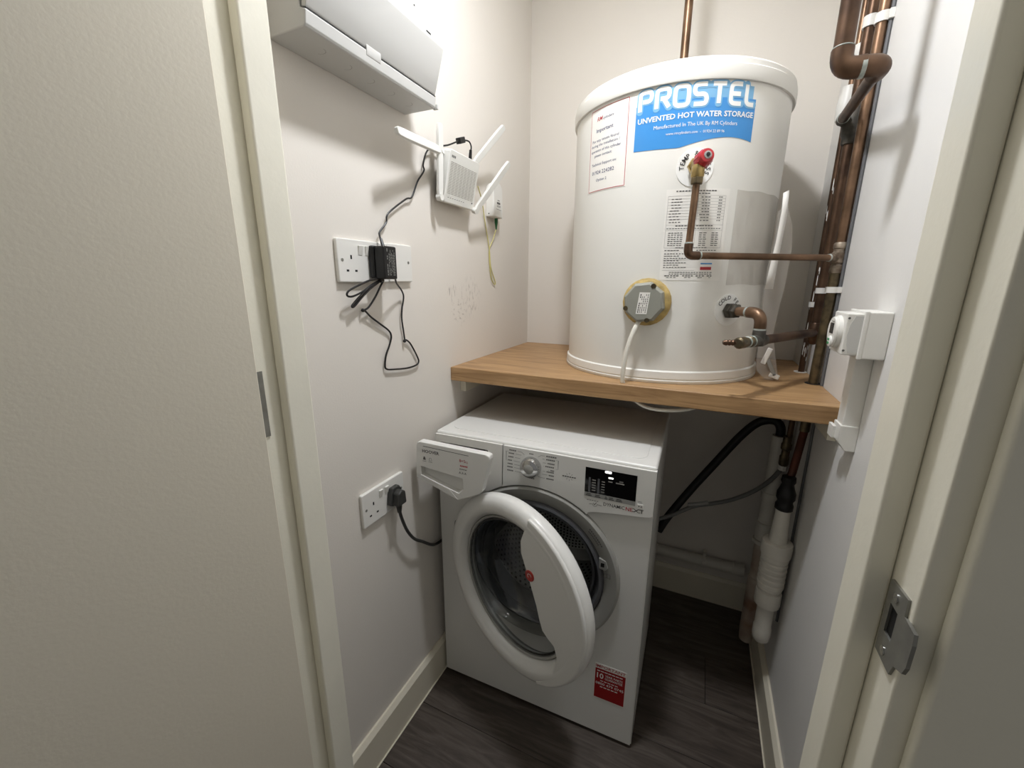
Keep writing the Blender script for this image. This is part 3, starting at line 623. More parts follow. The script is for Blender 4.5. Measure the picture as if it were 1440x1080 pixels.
# discs round the two connections
def disc(name, th, z, r, words, a0, a1, rt_, h, d=.0012):
    mb = MB(); fn = tfn(d, th); n = 40
    vs = [fn(0, z)] + [fn(r*math.cos(2*PI*k/n), z + r*math.sin(2*PI*k/n)) for k in range(n)] + [tfn(0, th)(r*math.cos(2*PI*k/n), z + r*math.sin(2*PI*k/n)) for k in range(n)]
    mb.add(vs, [(0, 1+k, 1+(k+1) % n) for k in range(n)] + [(1+k, 1+n+k, 1+n+(k+1) % n, 1+(k+1) % n) for k in range(n)])
    o = obj(name, mb, M['wink'], tk, smooth=0); lt = MB(); put_arc(lt, words, tfn(d+.0004, th), 0, z, rt_, a0, a1, h, .01); obj('lettering', lt, M['ink'], o, smooth=0)
disc('relief_valve_disc', 15.4, 1.5135, .0405, 'TEMP & PRESS', 182, -25, .0240, .0100)
disc('cold_feed_disc', 41.0, 1.1965, .0385, 'COLD FEED', 150, 0, .0250, .0095)
# thermostat cover: octagonal grey box on a foam seal
BT, BZ = -2.2, 1.2135
bc = Vector(tp_(BT, BZ, 0)); bn = Vector((math.sin(math.radians(BT)), -math.cos(math.radians(BT)), 0)); bu = Vector((math.cos(math.radians(BT)), math.sin(math.radians(BT)), 0))
obj('foam_seal', MB().lathe([(.058,-.012),(.058,.003),(.053,.009),(.046,.011),(0,.011)], bc + bu*.003, bn, 24), M['foam'], tk)
tb = MB(); n8 = 8; vs = []; 
for r, d in ((.049,0),(.051,.012),(.049,.026),(.0445,.031)):
    for k in range(8):
        a = PI/8 + PI/4*k + .12; vs.append(bc + bu*(r*math.cos(a)) + Vector((0,0,r*math.sin(a))) + bn*d)
fs = [(i*8+k, i*8+(k+1) % 8, i*8+8+(k+1) % 8, i*8+8+k) for i in range(3) for k in range(8)] + [tuple(range(24, 32)), tuple(range(8))[::-1]]
tb.add(vs, fs); tbo = obj('thermostat_cover', tb, M['boxgrey'], tk, bev=.001, smooth=20)
for a in (62, 200, 285): obj('screw', MB().cyl(bc + bu*.044*math.cos(math.radians(a)) + Vector((0,0,.044*math.sin(math.radians(a)))) + bn*.022, bc + bu*.044*math.cos(math.radians(a)) + Vector((0,0,.044*math.sin(math.radians(a)))) + bn*.0318, .0058, seg=14), M['brassd'], tbo)
bl_ = lambda a, b, d=.0315: bc + bu*a + Vector((0,0,b)) + bn*d
lb = MB(); lb.add([bl_(-.016,-.028), bl_(.010,-.028), bl_(.015,.024), bl_(-.010,.024)], [(0,1,2,3)]); lbo = obj('rating_label', lb, M['paper'], tbo, smooth=0)
lm = MB()
for i in range(5):
    for k in range(9):
        if R4.random() < .25: continue
        t = k/9; a = -.0125+.0045*i + .0055*t; b = -.025 + .046*t; h = .0022 if i == 0 else .0014
        lm.add([bl_(a,b,.0318), bl_(a+h,b,.0318), bl_(a+h+.0004,b+.004,.0318), bl_(a+.0004,b+.004,.0318)], [(0,1,2,3)])
obj('printed_lines', lm, M['ink'], lbo, smooth=0, kind='stuff')
tag(obj('immersion_flex', MB().tube([(.536,.046,1.17),(.528,.030,1.150),(.517,.020,1.11),(.510,.016,1.06),(.508,.018,1.02),(.509,.020,1.012),(.510,.022,1.0105)], .0058, 10, 5), M['wcable']), 'white flex hanging from the grey octagonal cover down to the shelf', 'cable')
tag(obj('hanging_flex', MB().tube([(.52,.075,.966),(.535,.055,.960),(.56,.032,.953),(.59,.022,.950),(.63,.024,.951),(.67,.04,.955),(.70,.07,.962),(.71,.09,.966)], .0042, 10, 5), M['wcable']), 'white flex sagging just below the front edge of the shelf', 'cable')
# loose clear bag of papers and parts hanging beside the tank
bag = thing('document_bag', 'crumpled clear plastic bag hanging between the tank and the copper pipes', 'plastic bag', (.84, .22, ZS))
def sheet(outline_l, outline_r, yf, n=4, thick=.0004, amp=.006, seed=1):
    R_ = random.Random(seed); mb = MB(); vs = []; fs = []; m = len(outline_l)
    for i in range(m):
        (xa, za), (xb, zb) = outline_l[i], outline_r[i]
        for k in range(n+1):
            t = k/n; vs.append((xa+(xb-xa)*t, yf(i/(m-1), t) + R_.uniform(-amp, amp), za+(zb-za)*t))
    for i in range(m-1):
        for k in range(n): a = i*(n+1)+k; fs.append((a, a+1, a+n+2, a+n+1))
    return mb.add(vs, fs)
Lx = [(.819,1.43),(.821,1.37),(.814,1.30),(.814,1.247),(.816,1.19),(.819,1.115),(.820,1.06),(.824,1.035),(.845,1.014)]
Rx = [(.838,1.45),(.855,1.40),(.862,1.345),(.860,1.26),(.855,1.206),(.850,1.135),(.862,1.08),(.872,1.04),(.880,1.0115)]
obj('bag_film', sheet(Lx, Rx, lambda s, t: .205+.02*t, 4, seed=2), M['film'], bag, smooth=60)
obj('bag_film', sheet(Lx, Rx, lambda s, t: .222+.012*t, 4, seed=5), M['film'], bag, smooth=60)
wsx = [(.822,1.469),(.824,1.43),(.822,1.36),(.816,1.292),(.813,1.247)]; wsr = [(.834,1.476),(.838,1.424),(.835,1.351),(.833,1.292),(.832,1.246)]
ws_o = obj('paper_strip', sheet(wsx, wsr, lambda s, t: .196+.008*t, 2, amp=.002, seed=4), M['paper'], bag, smooth=60)
so = ws_o.modifiers.new('solid', 'SOLIDIFY'); so.thickness = .0006
obj('small_fitting', MB().obox((.842,.216,1.075), ((.3,0,1),(1,0,-.3),(0,1,0)), (.022,.006,.004)), M['wplas'], bag, bev=.002)
obj('small_fitting', MB().obox((.856,.218,1.045), ((-.5,0,1),(1,0,.5),(0,1,0)), (.024,.005,.004)), M['grey'], bag, bev=.002)
obj('small_fitting', MB().obox((.866,.219,1.023), ((1,0,-.3),(.3,0,1),(0,1,0)), (.012,.006,.005)), M['wplas'], bag, bev=.002)

# ================================================================== PIPES
def elbow_path(pts, rad, n=6):
    out = [Vector(pts[0])]
    for i in range(1, len(pts)-1):
        p = Vector(pts[i]); a = (Vector(pts[i-1])-p).normalized(); b = (Vector(pts[i+1])-p).normalized()
        for k in range(n+1):
            t = k/n; out.append(p + a*rad*(1-t)**2 + b*rad*t**2)
    out.append(Vector(pts[-1])); return out
def collar(mb, p, ax, r, L, seg=20):
    p = Vector(p); a = Vector(ax).normalized(); mb.lathe([(r*.9,-L/2),(r,-L/2+.001),(r,L/2-.001),(r*.9,L/2)], p, a, seg)
def ringo(par, *a):
    mb = MB(); collar(mb, *a); obj('solder_ring', mb, M['solder'], par)
PB, PC, PD = (.956,.385), (.9535,.300), (.9565,.217)
# thin discharge pipe from the relief valve across the tank
q = thing('discharge_pipe', 'thin brown copper pipe dropping from the red-capped valve and running across the tank', 'pipe', (.633, .008, ZS))
obj('pipe_run', MB().tube(elbow_path([(.636,.006,1.466),(.633,.008,1.32),(PD[0]-.004,PD[1]-.004,1.32)], .010), .0076, 16), M['copper'], q)
el = MB(); el.tube(elbow_path([(.6335,.008,1.345),(.633,.008,1.32),(.6555,.0225,1.32)], .013), .0094, 16); obj('elbow', el, M['copperd'], q)
dv = Vector((PD[0]-.633, PD[1]-.008, 0)).normalized(); ringo(q, (.6335,.008,1.346), (0,0,1), .0092, .004); ringo(q, (.657,.0235,1.32), dv, .0092, .005); ringo(q, Vector((.633,.008,1.32))+dv*.36, dv, .0088, .006)
# relief valve
va = math.radians(15.0); vn = Vector((math.sin(va), -math.cos(va), 0)); v0 = Vector(tp_(15.0, 1.5135, .001)); 
rv = thing('relief_valve', 'brass relief valve with a red cap on the tank front', 'valve', tuple(v0))
vb = MB().lathe([(.013,0),(.013,.008),(.0105,.010),(.0105,.016),(.013,.018),(.013,.038),(.011,.044),(.011,.062)], v0, vn, 20); obj('valve_body', vb, M['brass'], rv)
obj('hex_nut', MB().lathe([(.0165,.006),(.0175,.008),(.0175,.016),(.0165,.018)], v0, vn, 6), M['brass'], rv, bev=.0008, smooth=0)
vo = v0 + vn*.050 + Vector((.002,0,-.001)); ax = (vn + Vector((.16,0,.16))).normalized()
obj('valve_neck', MB().cyl(v0+vn*.02, vo, .0125, .012, 20), M['brass'], rv)
capo = obj('red_cap', MB().lathe([(.0145,-.004),(.0165,0),(.0172,.010),(.0155,.026),(.0135,.031),(.009,.032),(0,.031)], vo, ax, 28), M['red'], rv)
obj('cap_disc', MB().lathe([(.0078,.031),(.0078,.0335),(.0065,.034),(0,.0338)], vo, ax, 20), M['grey'], rv); obj('cap_screw', MB().lathe([(.0045,.0335),(.0045,.0348),(0,.0352)], vo, ax, 8), M['black'], rv)
for k in range(12):
    a = 2*PI*k/12; u_, w_, a_ = frame_from(ax); obj('grip_rib', MB().cyl(vo + (u_*math.cos(a)+w_*math.sin(a))*.0165 + a_*.002, vo + (u_*math.cos(a)+w_*math.sin(a))*.0158 + a_*.022, .0018, .0014, 6), M['red'], capo)
ot = Vector((.6365,.006,1.492))
obj('outlet', MB().lathe([(.012,.012),(.0135,.004),(.0135,-.010),(.0115,-.013)], ot, (0,0,1), 20), M['brass'], rv); obj('outlet_nut', MB().lathe([(.0125,-.012),(.0135,-.014),(.0135,-.024),(.012,-.026)], ot, (0,0,1), 6), M['brassd'], rv, bev=.0008, smooth=0)
# cold feed from the tank
ca = math.radians(41.0); cn = Vector((math.sin(ca), -math.cos(ca), 0)); c0 = Vector(tp_(41.0, 1.195, .001)); CE = c0 + cn*.098; T0 = Vector((CE.x, CE.y, 1.134)); cj = Vector((PC[0], PC[1], 1.134)); cdv = (cj-T0).normalized()
cf = thing('cold_feed_pipe', 'copper cold feed bend with a drain cock leaving the lower right of the tank', 'pipe', tuple(c0))
obj('hex_nut', MB().lathe([(.017,0),(.0195,.002),(.0195,.014),(.0165,.017)], c0, cn, 6), M['verd'], cf, bev=.001, smooth=0)
obj('back_nut', MB().lathe([(.017,.018),(.018,.020),(.0175,.027),(.013,.030)], c0, cn, 6), M['verd'], cf, bev=.001, smooth=0)
obj('pipe_run', MB().tube(elbow_path([c0+cn*.02, CE, T0+Vector((0,0,.02))], .022, 8), .0108, 18), M['copper'], cf)
obj('elbow', MB().tube(elbow_path([CE-cn*.036, CE, CE+Vector((0,0,-.034))], .026, 8), .0128, 18), M['copper'], cf)
ringo(cf, CE-cn*.038, cn, .0128, .007); ringo(cf, CE+Vector((0,0,-.0365)), (0,0,1), .0128, .006)
te = MB(); te.lathe([(.0128,-.012),(.0135,-.010),(.0135,.022),(.0125,.024)], T0, (0,0,1), 20); te.lathe([(.0128,-.026),(.0135,-.024),(.0135,.024),(.0128,.026)], T0, cdv, 20); obj('tee', te, M['verd'], cf)
obj('branch_pipe', MB().cyl(T0+cdv*.02, cj-cdv*.006, .0108, seg=18), M['copperd'], cf)
dk = MB().lathe([(.0125,.026),(.0125,.040),(.0105,.042),(.0105,.06),(.0125,.062),(.0125,.082),(.009,.086),(0,.087)], T0, -cdv, 18); obj('drain_cock', dk, M['brassd'], cf)
ringo(cf, T0-cdv*.03, cdv, .0135, .005); ringo(cf, T0-cdv*.048, cdv, .0125, .004)
de = T0-cdv*.072; dsd = Vector((-.93,-.30,0)).normalized(); dn_ = MB()
dn_.lathe([(.0075,.008),(.0075,.014)] + [(.0068 if k % 2 else .0056, .014+.0035*k) for k in range(7)] + [(.004,.038)], de, dsd, 14); obj('hose_tail', dn_, M['copperd'], cf)
# pipe nearest the back wall (thin)
b_ = thing('wall_pipe', 'thin dark copper pipe flaked with white paint, closest to the back wall', 'pipe', (PB[0], PB[1], .70))
obj('pipe_run', MB().tube([(PB[0],PB[1],.70),(PB[0],PB[1],1.66)], .0078, 14), M['copperd'], b_); obj('pipe_top', MB().tube([(PB[0],PB[1],1.72),(PB[0],PB[1],H)], .0078, 14), M['copper'], b_)
pw = MB(); R5 = random.Random(11)
for k in range(34):
    z = R5.uniform(1.03, 1.56); a = R5.uniform(PI*1.0, PI*1.75); h = R5.uniform(.004,.016); w_ = R5.uniform(.1,.35); r = .0081
    pts = [(PB[0]+r*math.cos(a+s*w_), PB[1]+r*math.sin(a+s*w_), z+t*h) for s, t in ((-.5,-.8),(.5,-1),(.7,.2),(.3,1),(-.4,.7))]; pw.add(pts, [(0,1,2,3,4)])
obj('paint_flakes', pw, M['paper'], b_, smooth=0, kind='stuff')
obj('white_coupling', MB().lathe([(.0135,1.655),(.019,1.66),(.0205,1.672),(.0205,1.70),(.018,1.712),(.0145,1.724),(.0145,1.735)], (PB[0]-.006,PB[1]-.012,0), (0,0,1), 24), M['wplas'], b_)
obj('white_sleeve', MB().lathe([(.0115,1.775),(.0135,1.778),(.0135,1.792),(.0125,1.793),(.0135,1.795),(.0135,1.812),(.0115,1.816)], (PB[0]-.001,PB[1]-.03,0), (0,0,1), 24), M['wplas'], b_)
obj('hose_valve', MB().lathe([(.011,.715),(.013,.72),(.013,.745),(.010,.75),(.010,.765),(.014,.77),(.014,.785),(.0115,.79),(.0115,.81)], (PB[0]-.004,PB[1],0), (0,0,1), 18), M['brassd'], b_)
obj('shelf_collar', MB().lathe([(.009,0),(.016,0),(.016,.002),(.009,.002)], (PB[0]-.002,PB[1],ZS), (0,0,1), 20, closed=True), M['paper'], b_)
# middle pipe (thick), ends at the cold feed
c_ = thing('wall_pipe', 'thick dark copper pipe between the other two wall pipes, ending at the cold feed', 'pipe', (PC[0], PC[1], 1.12))
obj('pipe_run', MB().tube([(PC[0],PC[1],1.118),(PC[0],PC[1],H)], .0112, 18), M['copperd'], c_)
cc = MB(); cc.lathe([(.0135,1.112),(.0138,1.116),(.0138,1.158),(.0125,1.16)], (PC[0],PC[1],0), (0,0,1), 20); cc.sphere((PC[0],PC[1],1.115), .0137, 16, 8); obj('bottom_elbow', cc, M['copperd'], c_)
tv = MB(); tv.lathe([(.0135,1.585),(.0155,1.588),(.0155,1.60),(.018,1.606),(.019,1.63),(.017,1.652),(.0145,1.656),(.0145,1.672),(.0125,1.675)], (PC[0]-.001,PC[1],0), (0,0,1), 24); obj('check_valve', tv, M['verd'], c_)
# right-hand pipe by the cable
d_ = thing('wall_pipe', 'brown copper pipe nearest the grey cable, passing down through the shelf', 'pipe', (PD[0], PD[1], .70))
obj('pipe_run', MB().tube([(PD[0],PD[1],1.30),(PD[0],PD[1],H)], .0105, 18), M['copper'], d_); obj('lower_run', MB().tube([(PD[0]-.001,PD[1]+.012,.88),(PD[0]-.001,PD[1]+.012,1.02),(PD[0],PD[1],1.24),(PD[0],PD[1],1.30)], .0112, 18), M['brassd'], d_)
obj('dipped_run', MB().tube([(.932,.182,.755),(.938,.19,.775),(PD[0]-.001,PD[1]+.012,.88)], .0095, 14), M['copperr'], d_)
tt = MB(); tt.lathe([(.0125,1.285),(.0135,1.288),(.0135,1.302),(.0115,1.304),(.0115,1.307),(.0135,1.309),(.0135,1.332),(.0115,1.334),(.0115,1.340),(.0132,1.342),(.0132,1.352),(.0115,1.355)], (PD[0],PD[1],0), (0,0,1), 18); tt.lathe([(.0098,0),(.0108,.002),(.0108,.02),(.0095,.022)], (PD[0],PD[1],1.32), -dv, 16); obj('soldered_tee', tt, M['tinned'], d_)
obj('shelf_hole', MB().lathe([(.011,0),(.0185,0),(.0185,.0012),(.011,.0012)], (PD[0]-.001,PD[1]+.012,ZS), (0,0,1), 24, closed=True), M['dark'], d_)
# thick swan-neck in front
EX, EY, EZ = .845, -.075, 1.611; QX = .9025
e_ = thing('swan_neck_pipe', 'thick copper pipe with a double elbow standing forward of the wall pipes', 'pipe', (EX, EY, EZ))
obj('down_pipe', MB().tube([(EX,EY,EZ+.02),(EX,EY,H)], .0142, 22), M['copperd'], e_)
obj('elbow', MB().tube(elbow_path([(EX,EY,EZ+.030),(EX,EY,EZ),(EX+.034,EY,EZ)], .022, 8), .0164, 22), M['copperd'], e_)
obj('elbow', MB().tube(elbow_path([(EX+.024,EY,EZ),(QX,EY,EZ-.002),(QX+.001,EY+.034,EZ)], .020, 8), .0160, 22), M['copperd'], e_)
obj('back_run', MB().cyl((QX,EY+.01,EZ-.001), (PC[0]-.022,PC[1]+.004,1.640), .0108, seg=18), M['copperd'], e_)
obj('end_elbow', MB().tube(elbow_path([(PC[0]-.0235,PC[1]-.022,1.639),(PC[0]-.0215,PC[1],1.640),(PC[0],PC[1],1.632)], .012, 6), .0128, 18), M['verd'], e_)
ringo(e_, (EX,EY,EZ+.032), (0,0,1), .0158, .003); ringo(e_, (EX+.031,EY,EZ-.001), (1,0,0), .0166, .008); ringo(e_, (PC[0]-.0237,PC[1]-.024,1.6388), (.06,1,.05), .0128, .003)
# pipe rising from the tank top
tag(obj('tank_top_pipe', MB().cyl((TX+.003, TY+.02, ZS+.725), (TX+.003, TY+.02, H), .0108, seg=20).lathe([(.0128,ZS+.72),(.0134,ZS+.725),(.0134,ZS+.75),(.0115,ZS+.752)], (TX+.003, TY+.02, 0), (0,0,1), 20), M['copper']), 'single copper pipe rising from the middle of the tank lid', 'pipe')
# pipe clips
def clip(p, r, z, label, h=.014, wide=.004):
    o = thing('pipe_clip', label, 'pipe clip', (p[0], p[1], z), 'white pipe clips')
    mb = MB(); n = 14; vs = []; fs = []
    for k in range(n+1):
        a = PI*.62 + (2*PI-PI*.42)*k/n*.93
        for rr, zz_ in ((r+.0004,-h/2),(r+.003,-h/2),(r+.003,h/2),(r+.0004,h/2)): vs.append((p[0]+rr*math.cos(a), p[1]+rr*math.sin(a), z+zz_))
    for k in range(n):
        for j in range(4): fs.append((4*k+j, 4*k+(j+1) % 4, 4*k+4+(j+1) % 4, 4*k+4+j))
    fs += [(0,1,2,3), (4*n+3,4*n+2,4*n+1,4*n)]
    mb.add(vs, fs); obj('saddle', mb, M['wplas'], o); obj('clip_base', MB().box(p[0]+r*.6, W, p[1]-r-wide, p[1]+r*.5, z-h/2, z+h/2), M['wplas'], o, bev=.001); return o
clip(PD, .0112, 1.246, 'white clip gripping the right-hand wall pipe just below its soldered tee', wide=.006)
clip(PC, .0112, 1.243, 'white clip gripping the middle wall pipe beside the tank', wide=.005)
clip(PB, .0078, 1.204, 'white clip gripping the thin flaked pipe at the back')
clip(PD, .0105, 1.802, 'white clip gripping the right-hand wall pipe near the top of the picture', .018, .007)
clip(PC, .0112, 1.835, 'white clip gripping the middle wall pipe near the top of the picture', .022, .006)
tag(obj('wall_cable', MB().tube([(W-.0036,.206,.30),(W-.0036,.206,ZS-TS-.001)], .0034, 8).tube([(W-.0036,.206,ZS+.0005),(W-.0036,.207,1.4),(W-.0036,.208,H)], .0036, 8), M['cableg']), 'thin grey cable running up the right wall beside the copper pipes', 'cable')
# ================================================================== WASTE PIPES AND HOSES UNDER THE SHELF
QT = Vector((.931, .18, 0)); zt = lambda z: 1.2585+(z-1.2585)*.968
tr = thing('waste_trap', 'white plastic waste trap with ribbed body below the right-hand copper pipe', 'waste pipe', (QT.x, QT.y, zt(.209)))
L_ = lambda pr_: [(r, zt(z)) for r, z in pr_]
obj('black_coupling', MB().lathe(L_([(.010,.752),(.0165,.748),(.0175,.735),(.014,.728),(.017,.715),(.0225,.70),(.0225,.685),(.018,.676),(.0195,.668),(.0215,.664),(.0215,.652),(.017,.648)]), QT, (0,0,1), 16), M['black'], tr, smooth=50)
obj('inlet_cone', MB().lathe(L_([(.018,.652),(.019,.645),(.0175,.64),(.0225,.545),(.0225,.53)]), QT, (0,0,1), 28), M['wpipe'], tr)
obj('union_nut', MB().lathe(L_([(.024,.550),(.0365,.548),(.0375,.543),(.0375,.512),(.0365,.508),(.031,.507)]), QT, (0,0,1), 18), M['wpipe'], tr, smooth=25)
bel = [(.031,.508)]
for k in range(6): bel += [(.0335,.500-.017*k), (.0335,.493-.017*k), (.0295,.489-.017*k), (.0295,.486-.017*k)]
obj('ribbed_body', MB().lathe(L_(bel + [(.031,.398),(.026,.388),(.0235,.38)]), QT, (0,0,1), 28), M['wpipe'], tr)
obj('union_nut', MB().lathe(L_([(.023,.388),(.0315,.386),(.0325,.381),(.0325,.345),(.0315,.340),(.022,.339)]), QT, (0,0,1), 18), M['wpipe'], tr, smooth=25)
obj('outlet_pipe', MB().lathe(L_([(.0215,.35),(.0215,.262),(.0235,.258),(.0235,.232),(.021,.216),(.013,.207),(0,.205)]), QT, (0,0,1), 28), M['wpipe'], tr)
sp2 = Vector((.940, .43, 0))
sdp = thing('standpipe', 'white vertical standpipe in the back right corner taking the black hose', 'waste pipe', (sp2.x, sp2.y, .02))
obj('upper_pipe', MB().lathe([(.018,.795),(.0215,.795),(.0215,.48)], sp2, (0,0,1), 24), M['wpipe'], sdp); obj('coupling', MB().lathe([(.022,.492),(.0255,.49),(.0255,.43),(.022,.426)], sp2, (0,0,1), 24), M['wpipe'], sdp)
obj('coupling_lip', MB().lathe([(.022,.428),(.029,.426),(.0295,.414),(.024,.41)], sp2, (0,0,1), 24), M['wpipe'], sdp)
obj('lower_pipe', MB().lathe([(.0215,.43),(.0215,.28),(.0245,.278),(.0245,.06),(.022,.02)], sp2, (0,0,1), 24), mat('stained_waste_pipe', (206,196,182), .5, c2=(150,120,100), vscale=9), sdp)
obj('pipe_bracket', MB().lathe([(.022,.575),(.0245,.576),(.0245,.600),(.022,.601)], sp2, (0,0,1), 24, closed=True).box(sp2.x, W, sp2.y-.006, sp2.y+.006, .576, .600), M['wpipe'], sdp)
hw = thing('waste_pipe', 'cream horizontal waste pipe along the back wall above the skirting', 'waste pipe', (.75, .58, .17))
obj('pipe_run', MB().cyl((.45,.5815,.188), (.925,.5815,.188), .0215, seg=24), M['wpipe'], hw); obj('pipe_bracket', MB().lathe([(.0218,-.007),(.0255,-.006),(.0255,.006),(.0218,.007)], (.783,.5815,.188), (1,0,0), 24, closed=True).box(.778,.788,.572,.60,.208,.228), M['wpipe'], hw)
obj('pipe_socket', MB().lathe([(.0218,-.02),(.0245,-.019),(.0245,.019),(.0218,.02)], (.905,.5815,.188), (1,0,0), 24), M['wpipe'], hw)
tag(obj('drain_hose', MB().tube([(.615,.375,.40),(.64,.385,.455),(.701,.42,.554),(.778,.45,.674),(.835,.462,.765),(.88,.458,.822),(.92,.442,.838),(.938,.432,.82),(.940,.430,.775)], .0135, 14, 6), M['blackr']), 'thick black drain hose arching from the washing machine into the white standpipe', 'hose')
gh = thing('inlet_hose', 'thin grey inlet hose curving from the washing machine up to the wall valve', 'hose', (.72,.40,.50))
obj('hose_line', MB().tube([(.61,.36,.452),(.66,.38,.474),(.718,.40,.508),(.78,.41,.530),(.834,.418,.553),(.89,.415,.598),(.93,.40,.655),(.950,.387,.705),(.952,.385,.722)], .0068, 12, 6), M['hose'], gh)
obj('hose_end', MB().cyl((.952,.385,.70), (.952,.385,.728), .0115, seg=8), M['wplas'], gh); obj('hose_tag', MB().tube([(.70,.392,.515),(.73,.398,.522),(.762,.404,.532)], .0065, 8, 3), M['grey'], gh)

# ================================================================== CONSUMER UNIT ON THE LEFT WALL
cu_ = thing('consumer_unit', 'white plastic fuse box with a hinged lid high on the left wall', 'fuse box', (0, -.33, 1.635))
obj('enclosure', MB().prism([(0,1.635),(.082,1.635),(.0855,1.638),(.0885,1.657),(.076,1.661),(.076,1.90),(0,1.90)], O0, U, Wd, .158, .498), M['cuplas'], cu_, bev=.003, seg=3, smooth=30)
obj('lid', MB().prism([(.078,1.6625),(.0855,1.660),(.088,1.664),(.0985,1.698),(.112,1.741),(.1125,1.7445),(.1095,1.7485),(.100,1.7485),(.094,1.720),(.080,1.672)], O0, U, Wd, .160, .496), M['cuplas'], cu_, bev=.0015, smooth=30)
obj('lid_gap', MB().box(.074,.0872,-.496,-.160,1.6572,1.6598), M['gap'], cu_, smooth=0)
obj('front_plate', MB().prism([(.074,1.745),(.0935,1.747),(.0935,1.90),(.074,1.90)], O0, U, Wd, .162, .494), M['cuplas'], cu_, bev=.003)
obj('finger_tab', MB().prism([(.082,1.652),(.0875,1.649),(.0895,1.654),(.089,1.666),(.082,1.666)], O0, U, Wd, .335, .372), M['cuplas'], cu_, bev=.001)
obj('end_flange', MB().box(.078,.090,-.158,-.152,1.6345,1.645), M['cuplas'], cu_, bev=.0015)
kn = MB(); ff = lambda a, b: (a, b, 1.6346)
for k in range(5): ribbon(kn, [(.045+.012*math.cos(t*.35), -.44+.058*k+.012*math.sin(t*.35)) for t in range(0, 8)], .0008, ff)
obj('knockout_marks', kn, M['papergrey'], cu_, smooth=0, kind='stuff')
pm_ = MB(); f100 = lambda a, b: (.0939, a, b)
for a, b, w_ in ((-.195,1.765,.016),(-.235,1.79,.004),(-.19,1.83,.012),(-.192,1.836,.008)): rc(pm_, a, a+w_, b, b+.003, f100)
obj('circuit_marks', pm_, M['ink'], cu_, smooth=0, kind='stuff')

# ================================================================== ROUTER
ro = thing('wifi_router', 'white wall-mounted router with four antennas below the fuse box', 'router', (0, .016, 1.46))
rup = Vector((.202,0,.979)).normalized(); rn = Vector((.979,0,-.202)).normalized(); ry = Vector((0,1,0)); rc0 = Vector((.0475,.016,1.5235))
rp = lambda a, b, d=0.0: rc0 + ry*a + rup*b + rn*d
obj('case', MB().prism(rrect(-.076,.076,-.063,.063,.008,4), rc0, ry, rup, -.022, 0), M['router'], ro, bev=.003, smooth=30)
obj('back_shell', MB().prism(rrect(-.070,.070,-.057,.057,.01,4), rc0, ry, rup, -.034, -.020), M['vent'], ro, bev=.002, smooth=30)
gm = MB(); 
for k in range(21):
    b = .034 - .0037*k
    for j in range(8): rc(gm, -.067+.0168*j, -.067+.0168*j+.0145, b, b+.0013, lambda a, q: rp(a, q, .0003))
obj('grille_slots', gm, M['vent'], ro, smooth=0, kind='stuff')
gm = MB(); [rc(gm, -.066+.0048*k, -.0625+.0048*k, .045, .0505, lambda a, q: rp(a, q, .0003)) for k in range(4)]; rc(gm, .060, .066, -.047, -.043, lambda a, q: rp(a, q, .0003)); [rc(gm, -.062+.011*k, -.056+.011*k, -.050, -.0487, lambda a, q: rp(a, q, .0003)) for k in range(8)]
obj('printed_marks', gm, M['inkg'], ro, smooth=0, kind='stuff')
obj('glint_or_indicator', MB().prism(rrect(-.052,-.044,-.044,-.0415,.001,2), rc0, ry, rup, -.001, .0005), M['wink'], ro)
obj('wall_bracket', MB().box(0,.016,-.03,.06,1.49,1.56), M['router'], ro)
def antenna(b, t, up, label=None):
    b = Vector(b); t = Vector(t); a = (t-b).normalized(); L = (t-b).length; side = a.cross(Vector(up)).normalized(); nn = side.cross(a)
    prof = [(-.007,0),(-.0095,.02),(-.010,L-.03),(-.0085,L-.004),(-.006,L),(.006,L),(.0085,L-.004),(.010,L-.03),(.0095,.02),(.007,0)]
    o = obj('antenna', MB().prism(prof, b, side, a, -.0048, .0048), M['router'], ro, bev=.0022, smooth=40)
    obj('antenna_joint', MB().cyl(b-nn*.007, b+nn*.007, .0085, seg=14), M['router'], o); return o
antenna((.034,-.066,1.580), (.075,-.285,1.556), (1,0,.2)); antenna((.034,-.076,1.470), (.038,-.072,1.640), (1,0,0))
antenna((.036,.098,1.588), (.085,.195,1.706), (1,0,0)); antenna((.040,.096,1.462), (.105,.190,1.606), (1,0,0))
obj('power_jack', MB().cyl((.036,.078,1.592), (.040,.075,1.618), .0052, .0038, 12), M['black'], ro)

# fibre terminal
on = thing('fibre_terminal', 'small cream fibre wall box with a green connector right of the router', 'network box', (0, .268, 1.466))
poly = [(.236,1.467),(.302,1.467),(.302,1.545)] + [(.269+.033*math.cos(math.radians(a)), 1.548+.026*math.sin(math.radians(a))) for a in range(10, 180, 20)] + [(.236,1.545)]
obj('case', MB().prism(poly, O0, (0,1,0), (0,0,1), 0, .030), M['wplas'], on, bev=.004, seg=3, smooth=35)
gm = MB(); fo = lambda a, b: (.0303, a, b); rc(gm,.262,.278,1.5175,1.520,fo); rc(gm,.258,.282,1.507,1.514,fo); rc(gm,.258,.285,1.502,1.5035,fo); rc(gm,.258,.285,1.499,1.5002,fo); rc(gm,.252,.290,1.491,1.492,fo)
obj('printed_marks', gm, M['inkg'], on, smooth=0, kind='stuff'); obj('screw', MB().cyl((.012,.2357,1.476), (.012,.2352,1.476), .002, seg=10), M['ink'], on)
obj('green_connector', MB().lathe([(.0055,1.468),(.0055,1.455),(.004,1.445),(.0022,1.432)], (.014,.284,0), (0,0,1), 12), M['green'], on)
